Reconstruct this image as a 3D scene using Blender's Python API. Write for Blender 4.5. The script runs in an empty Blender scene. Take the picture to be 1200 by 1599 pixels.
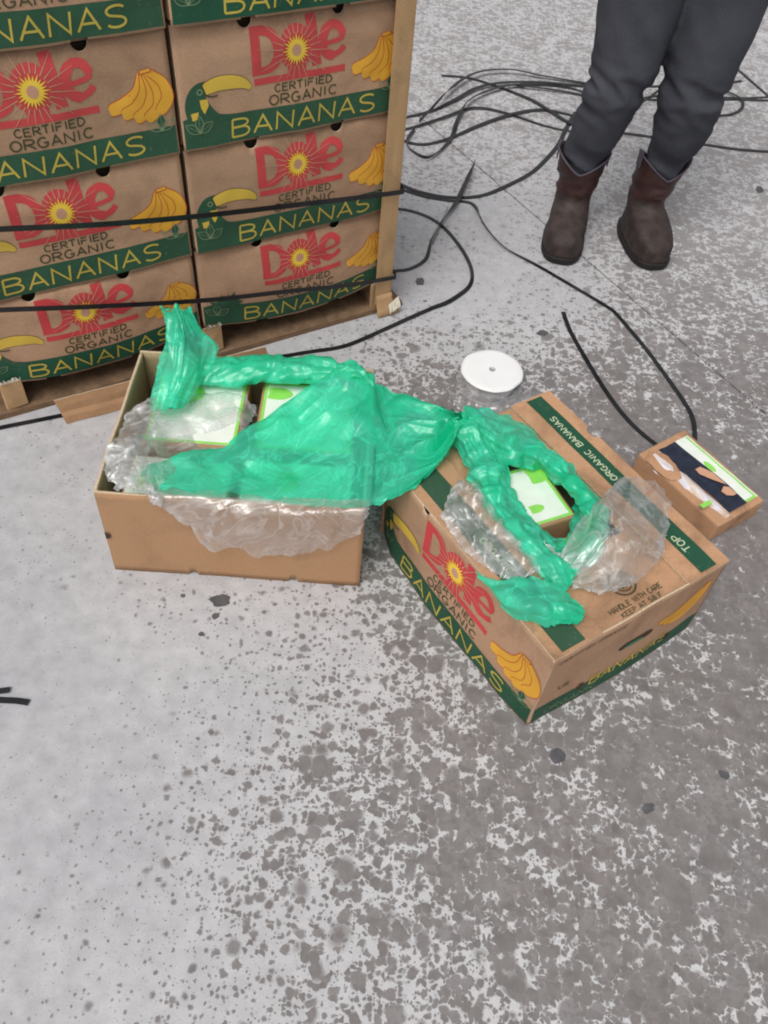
import bpy, bmesh, math, random
import numpy as np
from mathutils import Vector, Matrix, noise as mn

S = bpy.context.scene
COL = S.collection
random.seed(7)
rad = math.radians

# ------------------------------------------------------------------ camera
F_PX, TILT, ROLL, CAM_H = 1349.2, rad(49.714), rad(6.127), 1.4139
_d = np.array([0, math.cos(TILT), -math.sin(TILT)])
_R0 = np.array([1.0, 0, 0]); _U0 = np.cross(_R0, _d)
_R = math.cos(ROLL) * _R0 + math.sin(ROLL) * _U0
_U = -math.sin(ROLL) * _R0 + math.cos(ROLL) * _U0
_C = np.array([0, 0, CAM_H])
cam = bpy.data.cameras.new('camera'); camo = bpy.data.objects.new('camera', cam); COL.objects.link(camo)
camo.matrix_world = Matrix(((_R[0], _U[0], -_d[0], 0), (_R[1], _U[1], -_d[1], 0), (_R[2], _U[2], -_d[2], CAM_H), (0, 0, 0, 1)))
cam.sensor_fit = 'VERTICAL'; cam.sensor_height = 36; cam.lens = 36 * F_PX / 1599
cam.clip_start = 0.02; cam.clip_end = 400
S.camera = camo

# ------------------------------------------------------------------ world, sun, exposure (overcast)
SUN_EL, SUN_AZ = rad(58), rad(205)
W = bpy.data.worlds.new('World'); S.world = W; W.use_nodes = True
wn = W.node_tree.nodes; wl = W.node_tree.links
bg = wn['Background']; sky = wn.new('ShaderNodeTexSky'); sky.sky_type = 'NISHITA'; sky.sun_disc = False
sky.sun_elevation = SUN_EL; sky.sun_rotation = SUN_AZ; sky.dust_density = 4; sky.air_density = 1.5
hs = wn.new('ShaderNodeHueSaturation'); hs.inputs['Saturation'].default_value = 0.12
wl.new(sky.outputs[0], hs.inputs['Color']); wl.new(hs.outputs[0], bg.inputs[0]); bg.inputs[1].default_value = 0.10
sun = bpy.data.lights.new('sun', 'SUN'); suno = bpy.data.objects.new('sun', sun); COL.objects.link(suno)
sun.energy = 1.4; sun.angle = rad(28); sun.color = (1, 0.97, 0.93)
_sd = Vector((math.sin(SUN_AZ) * math.cos(SUN_EL), math.cos(SUN_AZ) * math.cos(SUN_EL), math.sin(SUN_EL)))
suno.rotation_euler = _sd.to_track_quat('Z', 'Y').to_euler(); suno.location = (0, 0, 5)
S.view_settings.view_transform = 'Standard'; S.view_settings.look = 'None'
S.view_settings.exposure = 0.14; S.view_settings.gamma = 1
S.render.engine = 'CYCLES'
S.cycles.transparent_max_bounces = 24; S.cycles.max_bounces = 10
S.cycles.filter_width = 2.0

# ------------------------------------------------------------------ helpers
def P(u, v, z=0.0):
    """photo measurement -> world point at a measured height z"""
    q = _d + _R * (u - 600) / F_PX - _U * (v - 799.5) / F_PX
    t = (z - CAM_H) / q[2]
    return Vector(_C + t * q)
def PL(u, v, o, n):
    q = _d + _R * (u - 600) / F_PX - _U * (v - 799.5) / F_PX
    t = ((np.array(o) - _C) @ np.array(n)) / (q @ np.array(n))
    return Vector(_C + t * q)
def meta(o, label=None, cat=None, group=None, kind=None):
    for k, v in (('label', label), ('category', cat), ('group', group), ('kind', kind)):
        if v: o[k] = v
    return o
def thing(name, label, cat, loc=(0, 0, 0), rz=0.0, group=None):
    o = bpy.data.objects.new(name, None); COL.objects.link(o); o.empty_display_size = .05
    o.location = loc; o.rotation_euler = (0, 0, rz); return meta(o, label, cat, group)
def mesh(name, vs, fs, mats, parent=None, mi=None, smooth=False):
    me = bpy.data.meshes.new(name); me.from_pydata([tuple(v) for v in vs], [], fs)
    for m in (mats if isinstance(mats, (list, tuple)) else [mats]): me.materials.append(m)
    if mi is not None: me.polygons.foreach_set('material_index', mi)
    if smooth: me.polygons.foreach_set('use_smooth', [True] * len(fs))
    me.update()
    o = bpy.data.objects.new(name, me); COL.objects.link(o)
    if parent: o.parent = parent
    return o
def box_vf(x0, x1, y0, y1, z0, z1, jit=0.0):
    vs = [(x, y, z) for x in (x0, x1) for y in (y0, y1) for z in (z0, z1)]
    if jit: vs = [tuple(c + random.uniform(-jit, jit) for c in v) for v in vs]
    return vs, [(0, 1, 3, 2), (4, 6, 7, 5), (0, 4, 5, 1), (2, 3, 7, 6), (0, 2, 6, 4), (1, 5, 7, 3)]
def boxes(name, lst, mat, parent=None, bevel=0.0, jit=0.0):
    vs, fs = [], []
    for b in lst:
        v, f = box_vf(*b, jit=jit); n = len(vs); vs += v; fs += [tuple(i + n for i in q) for q in f]
    o = mesh(name, vs, fs, mat, parent)
    if bevel:
        bm = bmesh.new(); bm.from_mesh(o.data)
        bmesh.ops.bevel(bm, geom=bm.edges[:], offset=bevel, segments=2, affect='EDGES', profile=.6)
        bm.to_mesh(o.data); bm.free()
    return o

# ------------------------------------------------------------------ materials
def newmat(name):
    m = bpy.data.materials.new(name); m.use_nodes = True
    nt = m.node_tree; return m, nt.nodes, nt.links, nt.nodes['Principled BSDF']
def ramp(n, l, src, stops):
    r = n.new('ShaderNodeValToRGB'); e = r.color_ramp.elements
    while len(e) < len(stops): e.new(.5)
    for k, (p, c) in enumerate(stops): e[k].position = p; e[k].color = (*c, 1) if len(c) == 3 else c
    l.new(src, r.inputs[0]); return r.outputs[0]
def noise_tex(n, l, scale, detail=4, rough=.5, vec=None, dist=0):
    t = n.new('ShaderNodeTexNoise'); t.inputs['Scale'].default_value = scale
    t.inputs['Detail'].default_value = detail; t.inputs['Roughness'].default_value = rough; t.inputs['Distortion'].default_value = dist
    if vec is None:
        tc = n.new('ShaderNodeTexCoord'); vec = tc.outputs['Object']
    l.new(vec, t.inputs['Vector']); return t
def mixc(n, l, fac, a, b, mode='MIX'):
    m = n.new('ShaderNodeMix'); m.data_type = 'RGBA'; m.blend_type = mode
    for s, v in ((m.inputs[0], fac), (m.inputs[6], a), (m.inputs[7], b)):
        if isinstance(v, (int, float)): s.default_value = v
        elif isinstance(v, tuple): s.default_value = (*v, 1) if len(v) == 3 else v
        else: l.new(v, s)
    return m.outputs[2]
def math_(n, l, op, a, b=None, c=None, clamp=False):
    m = n.new('ShaderNodeMath'); m.operation = op; m.use_clamp = clamp
    for i, v in enumerate((a, b, c)):
        if v is None: continue
        if isinstance(v, (int, float)): m.inputs[i].default_value = v
        else: l.new(v, m.inputs[i])
    return m.outputs[0]
def bump(n, l, b, h, strength=.3, dist=.001):
    q = n.new('ShaderNodeBump'); q.inputs['Strength'].default_value = strength; q.inputs['Distance'].default_value = dist
    l.new(h, q.inputs['Height']); l.new(q.outputs[0], b.inputs['Normal'])
def simple(name, c, rough=.7, var=.15, scale=40, bs=.15, spec=.3, stretch=None):
    m, n, l, b = newmat(name)
    tc = n.new('ShaderNodeTexCoord'); vec = tc.outputs['Object']
    if stretch:
        mp = n.new('ShaderNodeMapping'); mp.inputs['Scale'].default_value = stretch; l.new(vec, mp.inputs[0]); vec = mp.outputs[0]
    t = noise_tex(n, l, scale, 6, .6, vec)
    lo = tuple(x * (1 - var) for x in c); hi = tuple(min(1, x * (1 + var)) for x in c)
    l.new(ramp(n, l, t.outputs[0], [(.3, lo), (.7, hi)]), b.inputs['Base Color'])
    b.inputs['Roughness'].default_value = rough; b.inputs['Specular IOR Level'].default_value = spec
    bump(n, l, b, t.outputs[0], bs, .004 if bs > .55 else .002)
    return m
def kraft(name, c, stain=.25):
    m, n, l, b = newmat(name)
    tc = n.new('ShaderNodeTexCoord'); oi = n.new('ShaderNodeObjectInfo')
    t1 = noise_tex(n, l, 260, 3, .6); t2 = noise_tex(n, l, 7, 5, .6, dist=.6)
    mp = n.new('ShaderNodeMapping'); mp.inputs['Scale'].default_value = (1, 1, 90); l.new(tc.outputs['Object'], mp.inputs[0])
    t3 = noise_tex(n, l, 3, 2, .5, mp.outputs[0])
    a = ramp(n, l, t1.outputs[0], [(.25, tuple(x * .86 for x in c)), (.75, tuple(x * 1.1 for x in c))])
    st = ramp(n, l, t2.outputs[0], [(.32, (1 - stain,) * 3), (.5, (1, 1, 1)), (.75, (1.0, .985, .96))])
    a = mixc(n, l, 1.0, a, st, 'MULTIPLY')
    # scuffs: small darker flecks
    t4 = noise_tex(n, l, 55, 4, .7, dist=1.0)
    fl = ramp(n, l, t4.outputs[0], [(.26, (.72, .66, .6)), (.34, (1, 1, 1))])
    a = mixc(n, l, .8, a, fl, 'MULTIPLY')
    rv = ramp(n, l, oi.outputs['Random'], [(0, (.90, .89, .88)), (1, (1.08, 1.07, 1.06))]); a = mixc(n, l, 1.0, a, rv, 'MULTIPLY')
    l.new(a, b.inputs['Base Color']); b.inputs['Roughness'].default_value = .82; b.inputs['Specular IOR Level'].default_value = .2
    h = math_(n, l, 'MULTIPLY_ADD', t3.outputs[0], .5, t2.outputs[0])
    bump(n, l, b, h, .35, .0025)
    return m
KR = kraft('kraft_cardboard', (.455, .280, .180), .3)
KR_L = kraft('plain_kraft_cardboard', (.44, .26, .145), .15)
KR_IN = kraft('grey_kraft_inner', (.36, .28, .17), .3)
KR_POST = kraft('corner_post_board', (.50, .32, .17), .2)
KR_TOP = kraft('worn_lid_cardboard', (.52, .30, .175), .45)
EDGE = simple('cut_cardboard_edge', (.60, .47, .32), .9, .25, 300)
TORN = simple('torn_white_paper', (.68, .62, .52), .9, .2, 60)
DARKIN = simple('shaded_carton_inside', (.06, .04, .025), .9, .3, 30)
WOOD = simple('pallet_wood', (.20, .125, .075), .85, .35, 20, .4, .2, (2, 2, 14))
def ink(name, c, rough=.6, wear=.34):
    m, n, l, b = newmat(name)
    t = noise_tex(n, l, 130, 5, .7); t2 = noise_tex(n, l, 9, 3, .5)
    w = ramp(n, l, t.outputs[0], [(.28, (1, 1, 1)), (.40, (0, 0, 0))])
    base = ramp(n, l, t2.outputs[0], [(.3, tuple(x * .85 for x in c)), (.7, tuple(min(1, x * 1.15) for x in c))])
    oi = n.new('ShaderNodeObjectInfo'); base = mixc(n, l, math_(n, l, 'MULTIPLY', oi.outputs['Random'], .06), base, (.40, .27, .18))
    l.new(mixc(n, l, math_(n, l, 'MULTIPLY', w, wear), base, (.42, .27, .17)), b.inputs['Base Color'])
    b.inputs['Roughness'].default_value = rough; b.inputs['Specular IOR Level'].default_value = .25
    return m
I_GREEN = ink('green_ink', (.014, .080, .044)); I_RED = ink('red_ink', (.55, .055, .062)); I_YEL = ink('yellow_ink', (.50, .39, .07))
I_BEAK = ink('beak_ink', (.62, .42, .06)); I_BAN = ink('banana_ink', (.72, .37, .04)); I_OUT = ink('rust_ink', (.50, .09, .03)); I_DK = ink('dark_ink', (.05, .055, .025))
I_LEAF = ink('pale_line_ink', (.22, .30, .17)); I_SUN = ink('sun_ink', (.85, .58, .06)); I_PALE = ink('pale_ink', (.55, .62, .42)); I_KR = ink('bare_board', (.55, .30, .20), .8)
I_WHITE = simple('label_white', (.84, .88, .80), .35, .05, 30, .1, .5); I_LIME = simple('label_lime', (.30, .72, .12), .35, .1, 30, .1, .5)
I_PEACH = simple('peach_print', (.62, .34, .22), .5, .1, 40); I_NAVY = simple('navy_cloth', (.022, .028, .05), .6, .35, 50, .5)

def film(name, col, d0, d1, gloss=.16, tint=(1, 1, 1), hi=(1, 1, 1), thick=(1, 1, 1), bs=.25):
    """thin polythene: see-through single layer (d0) to dense gathered folds (d1), scattering both ways, with a glossy coat"""
    m, n, l, b = newmat(name); n.remove(b); out = n['Material Output']
    t = noise_tex(n, l, 9, 3, .5, dist=2.2); t2 = noise_tex(n, l, 45, 3, .5, dist=1.5); t3 = noise_tex(n, l, 6, 4, .6, dist=1.5)
    r1 = math_(n, l, 'ABSOLUTE', math_(n, l, 'SUBTRACT', t.outputs[0], .5)); r2 = math_(n, l, 'ABSOLUTE', math_(n, l, 'SUBTRACT', t2.outputs[0], .5))
    h = math_(n, l, 'MULTIPLY_ADD', r2, .18, r1)
    bp = n.new('ShaderNodeBump'); bp.inputs['Strength'].default_value = bs; bp.inputs['Distance'].default_value = .02; l.new(h, bp.inputs['Height'])
    at = n.new('ShaderNodeAttribute'); at.attribute_name = 'gather'
    dn = math_(n, l, 'MULTIPLY_ADD', math_(n, l, 'SUBTRACT', t3.outputs[0], .5), 2.6, at.outputs['Fac'], clamp=True)
    cre = ramp(n, l, r1, [(0.0, (1, 1, 1)), (.012, (.5, .5, .5)), (.05, (0, 0, 0))])  # highlight streaks put into the film's opacity along its creases
    fac = math_(n, l, 'MULTIPLY_ADD', dn, d1 - d0, d0); fac = math_(n, l, 'MULTIPLY_ADD', cre, .32, fac, clamp=True)
    cc = mixc(n, l, dn, thick, col)
    di = n.new('ShaderNodeBsdfDiffuse'); tr = n.new('ShaderNodeBsdfTranslucent'); gl = n.new('ShaderNodeBsdfGlossy'); tp = n.new('ShaderNodeBsdfTransparent')
    for q in (di, tr): l.new(cc, q.inputs['Color']); l.new(bp.outputs[0], q.inputs['Normal'])
    gl.inputs['Roughness'].default_value = .30; gl.inputs['Color'].default_value = (*hi, 1); l.new(bp.outputs[0], gl.inputs['Normal'])
    tp.inputs['Color'].default_value = (*tint, 1)
    m1 = n.new('ShaderNodeMixShader'); m1.inputs[0].default_value = .3; l.new(di.outputs[0], m1.inputs[1]); l.new(tr.outputs[0], m1.inputs[2])
    m2 = n.new('ShaderNodeMixShader'); l.new(fac, m2.inputs[0]); l.new(tp.outputs[0], m2.inputs[1]); l.new(m1.outputs[0], m2.inputs[2])
    lw = n.new('ShaderNodeLayerWeight'); lw.inputs['Blend'].default_value = .3; l.new(bp.outputs[0], lw.inputs['Normal'])
    gf = math_(n, l, 'MULTIPLY_ADD', lw.outputs['Facing'], gloss * 2, gloss * .4, clamp=True)
    m3 = n.new('ShaderNodeMixShader'); l.new(gf, m3.inputs[0]); l.new(m2.outputs[0], m3.inputs[1]); l.new(gl.outputs[0], m3.inputs[2])
    l.new(m3.outputs[0], out.inputs[0]); return m
GREENF = film('green_polythene', (.003, .60, .31), .56, .96, .10, (.36, 1, .80), (.85, 1, .93), (.08, .88, .58))
CLEARF = film('clear_polythene', (.88, .87, .88), .05, .30, .26, (.985, .99, .99), (1, 1, 1), (.86, .86, .87), .3)
CLEARW = film('bunched_clear_polythene', (.86, .85, .86), .14, .55, .22, (.985, .99, .99), (1, 1, 1), (.88, .88, .88), .3)
STRAP = simple('black_strapping', (.012, .012, .014), .36, .6, 25, .1, .5)

def concrete():
    m, n, l, b = newmat('damp_speckled_concrete')
    at = n.new('ShaderNodeAttribute'); at.attribute_name = 'wet'
    tc = n.new('ShaderNodeTexCoord'); co = tc.outputs['Object']
    dn = noise_tex(n, l, 30, 4, .65, co)
    vm = n.new('ShaderNodeVectorMath'); vm.operation = 'SUBTRACT'; l.new(dn.outputs['Color'], vm.inputs[0]); vm.inputs[1].default_value = (.5, .5, .5)
    vs = n.new('ShaderNodeVectorMath'); vs.operation = 'SCALE'; l.new(vm.outputs[0], vs.inputs[0]); vs.inputs['Scale'].default_value = .018
    va = n.new('ShaderNodeVectorMath'); va.operation = 'ADD'; l.new(co, va.inputs[0]); l.new(vs.outputs[0], va.inputs[1]); vec = va.outputs[0]
    ln = noise_tex(n, l, 7, 4, .6, co, 1.0)
    D = math_(n, l, 'MULTIPLY_ADD', math_(n, l, 'SUBTRACT', ln.outputs[0], .5), math_(n, l, 'MULTIPLY', at.outputs['Fac'], 1.5), at.outputs['Fac'])
    dark = None
    for sc, k, off in ((15, .36, .0), (32, .74, .0), (62, .95, .02), (115, .95, .035), (200, .6, .04)):
        v = n.new('ShaderNodeTexVoronoi'); v.voronoi_dimensions = '2D'; v.inputs['Scale'].default_value = sc; l.new(vec, v.inputs['Vector'])
        sp = n.new('ShaderNodeSeparateColor'); l.new(v.outputs['Color'], sp.inputs[0])
        r = math_(n, l, 'SUBTRACT', math_(n, l, 'MULTIPLY_ADD', D, 1.12 * k, off), sp.outputs[0])
        r = math_(n, l, 'MINIMUM', math_(n, l, 'MULTIPLY', r, 1.6), .66)
        e = math_(n, l, 'MULTIPLY', math_(n, l, 'SUBTRACT', r, v.outputs['Distance']), 4.5)
        e = math_(n, l, 'ADD', e, .5, clamp=True)
        # each drop its own darkness
        e = math_(n, l, 'MULTIPLY', e, math_(n, l, 'MULTIPLY_ADD', sp.outputs[1], .16, .86), clamp=True)
        dark = e if dark is None else math_(n, l, 'MAXIMUM', dark, e)
    bn = noise_tex(n, l, 34, 6, .7, co, .9); bn2 = noise_tex(n, l, 95, 4, .6, co, .5)
    bsum = math_(n, l, 'MULTIPLY_ADD', bn2.outputs[0], .35, bn.outputs[0])
    bl_ = math_(n, l, 'MULTIPLY', math_(n, l, 'SUBTRACT', math_(n, l, 'MULTIPLY_ADD', D, .42, .282), bsum), 9)
    bl_ = math_(n, l, 'ADD', bl_, .5, clamp=True)
    dark = math_(n, l, 'MAXIMUM', dark, math_(n, l, 'MULTIPLY', bl_, .97))
    g1 = noise_tex(n, l, 420, 3, .7, co); g2 = noise_tex(n, l, 3.0, 5, .6, co); g3 = noise_tex(n, l, 28, 5, .6, co)
    light = ramp(n, l, g3.outputs[0], [(.3, (.40, .40, .412)), (.7, (.54, .537, .55))])
    light = mixc(n, l, 1.0, light, ramp(n, l, g2.outputs[0], [(.3, (.86, .86, .88)), (.7, (1.05, 1.04, 1.04))]), 'MULTIPLY')
    dk = ramp(n, l, g3.outputs[0], [(.3, (.162, .149, .146)), (.7, (.232, .217, .213))])
    dk = mixc(n, l, 1.0, dk, ramp(n, l, g2.outputs[0], [(.3, (1.0, .95, .93)), (.6, (1, 1, 1))]), 'MULTIPLY')
    # brighter dried crust where much is wet
    crust = mixc(n, l, math_(n, l, 'MULTIPLY', at.outputs['Fac'], .8, clamp=True), light, (.66, .65, .655))
    sy = n.new('ShaderNodeSeparateXYZ'); l.new(co, sy.inputs[0])
    dry = n.new('ShaderNodeMapRange'); dry.inputs[1].default_value = 1.7; dry.inputs[2].default_value = 2.6; dry.inputs[3].default_value = 0; dry.inputs[4].default_value = .5; l.new(sy.outputs[1], dry.inputs[0])
    dk = mixc(n, l, dry.outputs[0], dk, (.43, .405, .41))   # half-dried drops towards the far side of the yard
    c = mixc(n, l, dark, crust, dk)
    c = mixc(n, l, .5, c, ramp(n, l, g1.outputs[0], [(.3, (.72, .72, .72)), (.5, (1, 1, 1)), (.75, (1.15, 1.15, 1.15))]), 'MULTIPLY')
    l.new(c, b.inputs['Base Color'])
    l.new(math_(n, l, 'MULTIPLY_ADD', dark, -.28, .85), b.inputs['Roughness']); b.inputs['Specular IOR Level'].default_value = .35
    hh = math_(n, l, 'MULTIPLY_ADD', g1.outputs[0], .6, math_(n, l, 'MULTIPLY', dark, -.5))
    bump(n, l, b, hh, .45, .0015)
    return m
CONC = concrete()
JOINT = simple('recess_shade', (.05, .048, .045), .9, .3, 60)  # dark colour painting the shade in recesses: slab joint, reel hole

# ------------------------------------------------------------------ ground
WET = """.3 .3 .3 .3 .3 .4 .42 .45 .45 .45 .45 .42
.3 .3 .3 .3 .3 .4 .45 .5 .45 .45 .5 .5
.2 .2 .2 .2 .2 .3 .38 .42 .40 .48 .50 .5
.1 .1 .1 .1 .1 .15 .20 .16 .22 .45 .68 .5
.1 .1 .1 .1 .1 .1 .12 .12 .18 .38 .60 .55
.1 .1 .1 .1 .1 .2 .40 .28 .38 .50 .62 .62
.08 .08 .1 .1 .1 .3 .85 .75 .75 .92 .80 .68
.08 .08 .1 .1 .15 .4 .85 .85 .85 .92 .95 .95
.08 .08 .1 .15 .2 .4 .60 .8 .8 .8 .9 1.0
.04 .08 .12 .22 .24 .28 .5 .72 .6 .5 .55 .95
.04 .05 .10 .14 .20 .30 .44 .52 .62 .56 .72 .92
.04 .07 .12 .20 .32 .46 .55 .68 .68 .74 .80 .9
.07 .09 .15 .30 .48 .60 .62 .70 .74 .80 .84 .8
.09 .11 .18 .34 .42 .48 .56 .70 .74 .76 .82 .78
.10 .12 .20 .30 .36 .42 .48 .56 .70 .76 .76 .8
.10 .13 .20 .30 .36 .42 .48 .56 .68 .78 .76 .82"""
wt = [[float(x) for x in r.split()] for r in WET.split('\n')]
stn = np.array([[*P(c * 100 + 50, r * 100 + 50)[:2], wt[r][c], .05 + .00004 * (1599 - r * 100)] for r in range(16) for c in range(12)])
def wetness(xy):
    d2 = ((xy[:, None, :] - stn[None, :, :2]) ** 2).sum(2)
    w = np.exp(-d2 / (2 * stn[None, :, 3] ** 2)) + 1e-9 / (d2 + .01)
    return (w * stn[None, :, 2]).sum(1) / w.sum(1)
J0 = np.array([-.101, 3.144]); jd = np.array([1.022, -1.501]); jd /= np.linalg.norm(jd); jn = np.array([-jd[1], jd[0]])
if jn[1] < 0: jn = -jn
ground = mesh('ground', [(-70, -70, -.012), (70, -70, -.012), (70, 70, -.012), (-70, 70, -.012)], [(0, 1, 2, 3)], CONC)
meta(ground, 'pale concrete yard surface, speckled with dark damp drops', kind='structure')
a_ = ground.data.attributes.new('wet', 'FLOAT', 'POINT'); a_.data.foreach_set('value', [.4] * 4)
def slab(t0, t1):
    ns = 230; s = np.linspace(-4.5, 7.0, ns); nt = int(abs(t1 - t0) / .05); t = np.linspace(t0, t1, nt)
    if t1 < t0: s = s[::-1]
    xy = (J0 + s[None, :, None] * jd + t[:, None, None] * jn).reshape(-1, 2)
    w = np.concatenate([wetness(xy[i:i + 4000]) for i in range(0, len(xy), 4000)])
    zz = np.where(np.isclose((xy - J0) @ jn, t0), -.0015, 0.0)
    vs = np.c_[xy, zz]
    fs = [(j * ns + i, j * ns + i + 1, (j + 1) * ns + i + 1, (j + 1) * ns + i) for j in range(nt - 1) for i in range(ns - 1)]
    n0 = len(vs)
    low = [(vs[i][0], vs[i][1], -.011) for i in range(ns)]
    fs += [(i + 1, i, n0 + i, n0 + i + 1) for i in range(ns - 1)]
    o = mesh('concrete_slab', list(vs) + low, fs, CONC, ground)
    at = o.data.attributes.new('wet', 'FLOAT', 'POINT'); at.data.foreach_set('value', list(w) + [.4] * ns)
slab(.0028, 6.5); slab(-.0028, -5.5)
q0, q1 = J0 - 4.4 * jd, J0 + 6.9 * jd
mesh('recess_shade', [(*(q0 - jn * .004), -.006), (*(q1 - jn * .004), -.006), (*(q1 + jn * .004), -.006), (*(q0 + jn * .004), -.006)], [(0, 1, 2, 3)], JOINT, ground)  # dark strip added to deepen the shade inside the saw-cut joint

SPOT = simple('damp_spot', (.10, .098, .105), .55, .35, 40, .2)
for u_, v_, r_ in ((848, 520, .017), (345, 937, .019), (337, 962, .008), (656, 440, .020), (1186, 296, .022), (664, 470, .006), (812, 1036, .012), (1012, 1262, .012), (1132, 1210, .010), (870, 1180, .016), (286, 930, .005), (315, 990, .006)):
    c_ = P(u_, v_, .0006); k_ = 22; e_ = random.uniform(.6, .9); t_ = random.uniform(0, 3)
    rim = []
    for q in range(k_):
        a = 2 * math.pi * q / k_; rr = r_ * (1 + .35 * mn.noise((math.cos(a) * 1.6 + u_, math.sin(a) * 1.6, v_))); x, y = rr * math.cos(a), rr * e_ * math.sin(a)
        rim.append((c_.x + x * math.cos(t_) - y * math.sin(t_), c_.y + x * math.sin(t_) + y * math.cos(t_), .0006))
    mesh('damp_spot', [tuple(c_)] + rim, [(0, q + 1, (q + 1) % k_ + 1) for q in range(k_)], SPOT, ground)

# ------------------------------------------------------------------ printed matter
class Print:
    """flat ink shapes in face coordinates (x right, y up, metres), bent onto the face by F(x, y, off)"""
    def __init__(s): s.v, s.f, s.m, s.mats, s.k = [], [], [], [], 0
    def mi(s, m):
        if m not in s.mats: s.mats.append(m)
        return s.mats.index(m)
    def add(s, vs, fs, mat, off):
        s.k += 1; o = off + (s.k % 40) * 1.2e-5; n = len(s.v)
        s.v += [(x, y, o) for x, y in vs]; s.f += [tuple(i + n for i in q) for q in fs]; s.m += [s.mi(mat)] * len(fs)
    def stroke(s, pts, w, mat, off=.0010, closed=False):
        pts = [Vector(p) for p in pts]; n = len(pts); vs = []
        for i, p in enumerate(pts):
            if closed: a, b = pts[i - 1], pts[(i + 1) % n]
            else: a, b = pts[max(i - 1, 0)], pts[min(i + 1, n - 1)]
            d1 = (p - a).normalized() if (p - a).length > 1e-9 else (b - p).normalized()
            d2 = (b - p).normalized() if (b - p).length > 1e-9 else d1
            t = (d1 + d2); t = t.normalized() if t.length > .2 else d2
            k = min(1 / max(.35, abs(t.dot(d1))), 2.0)
            nn = Vector((-t.y, t.x)) * (w[i] if isinstance(w, (list, tuple)) else w) * .5 * k
            vs += [tuple(p + nn), tuple(p - nn)]
        fs = [(2 * i, 2 * i + 1, 2 * i + 3, 2 * i + 2) for i in range(n - 1)]
        if closed: fs.append((2 * n - 2, 2 * n - 1, 1, 0))
        s.add(vs, fs, mat, off)
    def fan(s, c, rim, mat, off=.0008):
        n = len(rim); s.add([c] + list(rim), [(0, i + 1, (i + 1) % n + 1) for i in range(n)], mat, off)
    def grid(s, x0, x1, lo, hi, mat, off, nx=40, ny=6):
        xs = [x0 + (x1 - x0) * i / nx for i in range(nx + 1)]
        vs = [(x, lo(x) + (hi(x) - lo(x)) * j / ny) for x in xs for j in range(ny + 1)]
        m = ny + 1
        s.add(vs, [(i * m + j, (i + 1) * m + j, (i + 1) * m + j + 1, i * m + j + 1) for i in range(nx) for j in range(ny)], mat, off)
    def build(s, name, F, parent):
        if not s.v: return
        bm = bmesh.new(); vv = [bm.verts.new(q) for q in s.v]
        for f, m in zip(s.f, s.m):
            try: bm.faces.new([vv[i] for i in f]).material_index = m
            except ValueError: pass
        for _ in range(3):       # long pieces are cut up so that they follow the bulging board
            lg = [e for e in bm.edges if e.calc_length() > .011]
            if not lg: break
            bmesh.ops.subdivide_edges(bm, edges=lg, cuts=1, use_grid_fill=True)
        bm.verts.index_update(); vs = [F(*v.co) for v in bm.verts]; fs = [tuple(v.index for v in f.verts) for f in bm.faces]; mi = [f.material_index for f in bm.faces]; bm.free()
        return mesh(name, vs, fs, s.mats, parent, mi)
def arc(cx, cy, rx, ry, a0, a1, n=10): return [(cx + rx * math.cos(rad(a0 + (a1 - a0) * i / n)), cy + ry * math.sin(rad(a0 + (a1 - a0) * i / n))) for i in range(n + 1)]
GL = {'A': [[(0, 0), (.5, 1), (1, 0)], [(.12, .34), (.9, .34)]], 'N': [[(0, 0), (.06, 1), (.92, .02), (1, 1)]],
 'B': [[(0, 0), (.04, 1)], [(0.04, 1)] + arc(.55, .77, .38, .22, 90, -90, 6) + [(.05, .55)], [(.05, .54)] + arc(.6, .27, .4, .27, 90, -90, 6) + [(0, 0)]],
 'S': [arc(.52, .75, .46, .25, 35, 230, 8) + [(.55, .5)] + arc(.48, .25, .46, .25, 50, -150, 8)],
 'C': [arc(.55, .5, .5, .5, 45, 315, 12)], 'E': [[(.95, 1), (.05, .97), (0, .02), (.95, 0)], [(.03, .52), (.8, .55)]],
 'R': [[(0, 0), (.04, 1)] + arc(.5, .75, .45, .25, 90, -90, 6) + [(.05, .48)], [(.35, .48), (1, 0)]], 'T': [[(-.02, .96), (1.02, 1)], [(.5, .98), (.48, 0)]],
 'I': [[(.5, 1), (.5, 0)]], 'F': [[(.95, 1), (.05, .97), (0, 0)], [(.03, .52), (.8, .55)]], 'D': [[(0, 0), (.03, 1)] + arc(.3, .5, .68, .5, 90, -90, 9) + [(0, 0)]],
 'O': [arc(.5, .5, .5, .5, 90, 450, 14)], 'G': [arc(.5, .5, .5, .5, 50, 330, 11) + [(.95, .45), (.55, .45)]], 'P': [[(0, 0), (.04, 1)] + arc(.5, .73, .45, .27, 90, -90, 6) + [(.05, .45)]],
 'H': [[(0, 0), (0, 1)], [(1, 0), (1, 1)], [(0, .52), (1, .52)]], 'L': [[(0, 1), (0, 0), (.9, 0)]], 'W': [[(0, 1), (.25, 0), (.5, .9), (.75, 0), (1, 1)]], 'K': [[(0, 0), (0, 1)], [(.95, 1), (.05, .45), (1, 0)]],
 'U': [[(0, 1), (0, .3)] + arc(.5, .3, .5, .3, 180, 360, 6) + [(1, 1)]], 'Y': [[(0, 1), (.5, .5), (1, 1)], [(.5, .5), (.5, 0)]], 'M': [[(0, 0), (.1, 1), (.5, .2), (.9, 1), (1, 0)]],
 '5': [[(.9, 1), (.15, 1), (.1, .55)] + arc(.45, .3, .45, .3, 80, -150, 7)], '8': [arc(.5, .74, .38, .26, 90, 450, 10), arc(.5, .25, .46, .25, 90, 450, 10)]}
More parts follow.
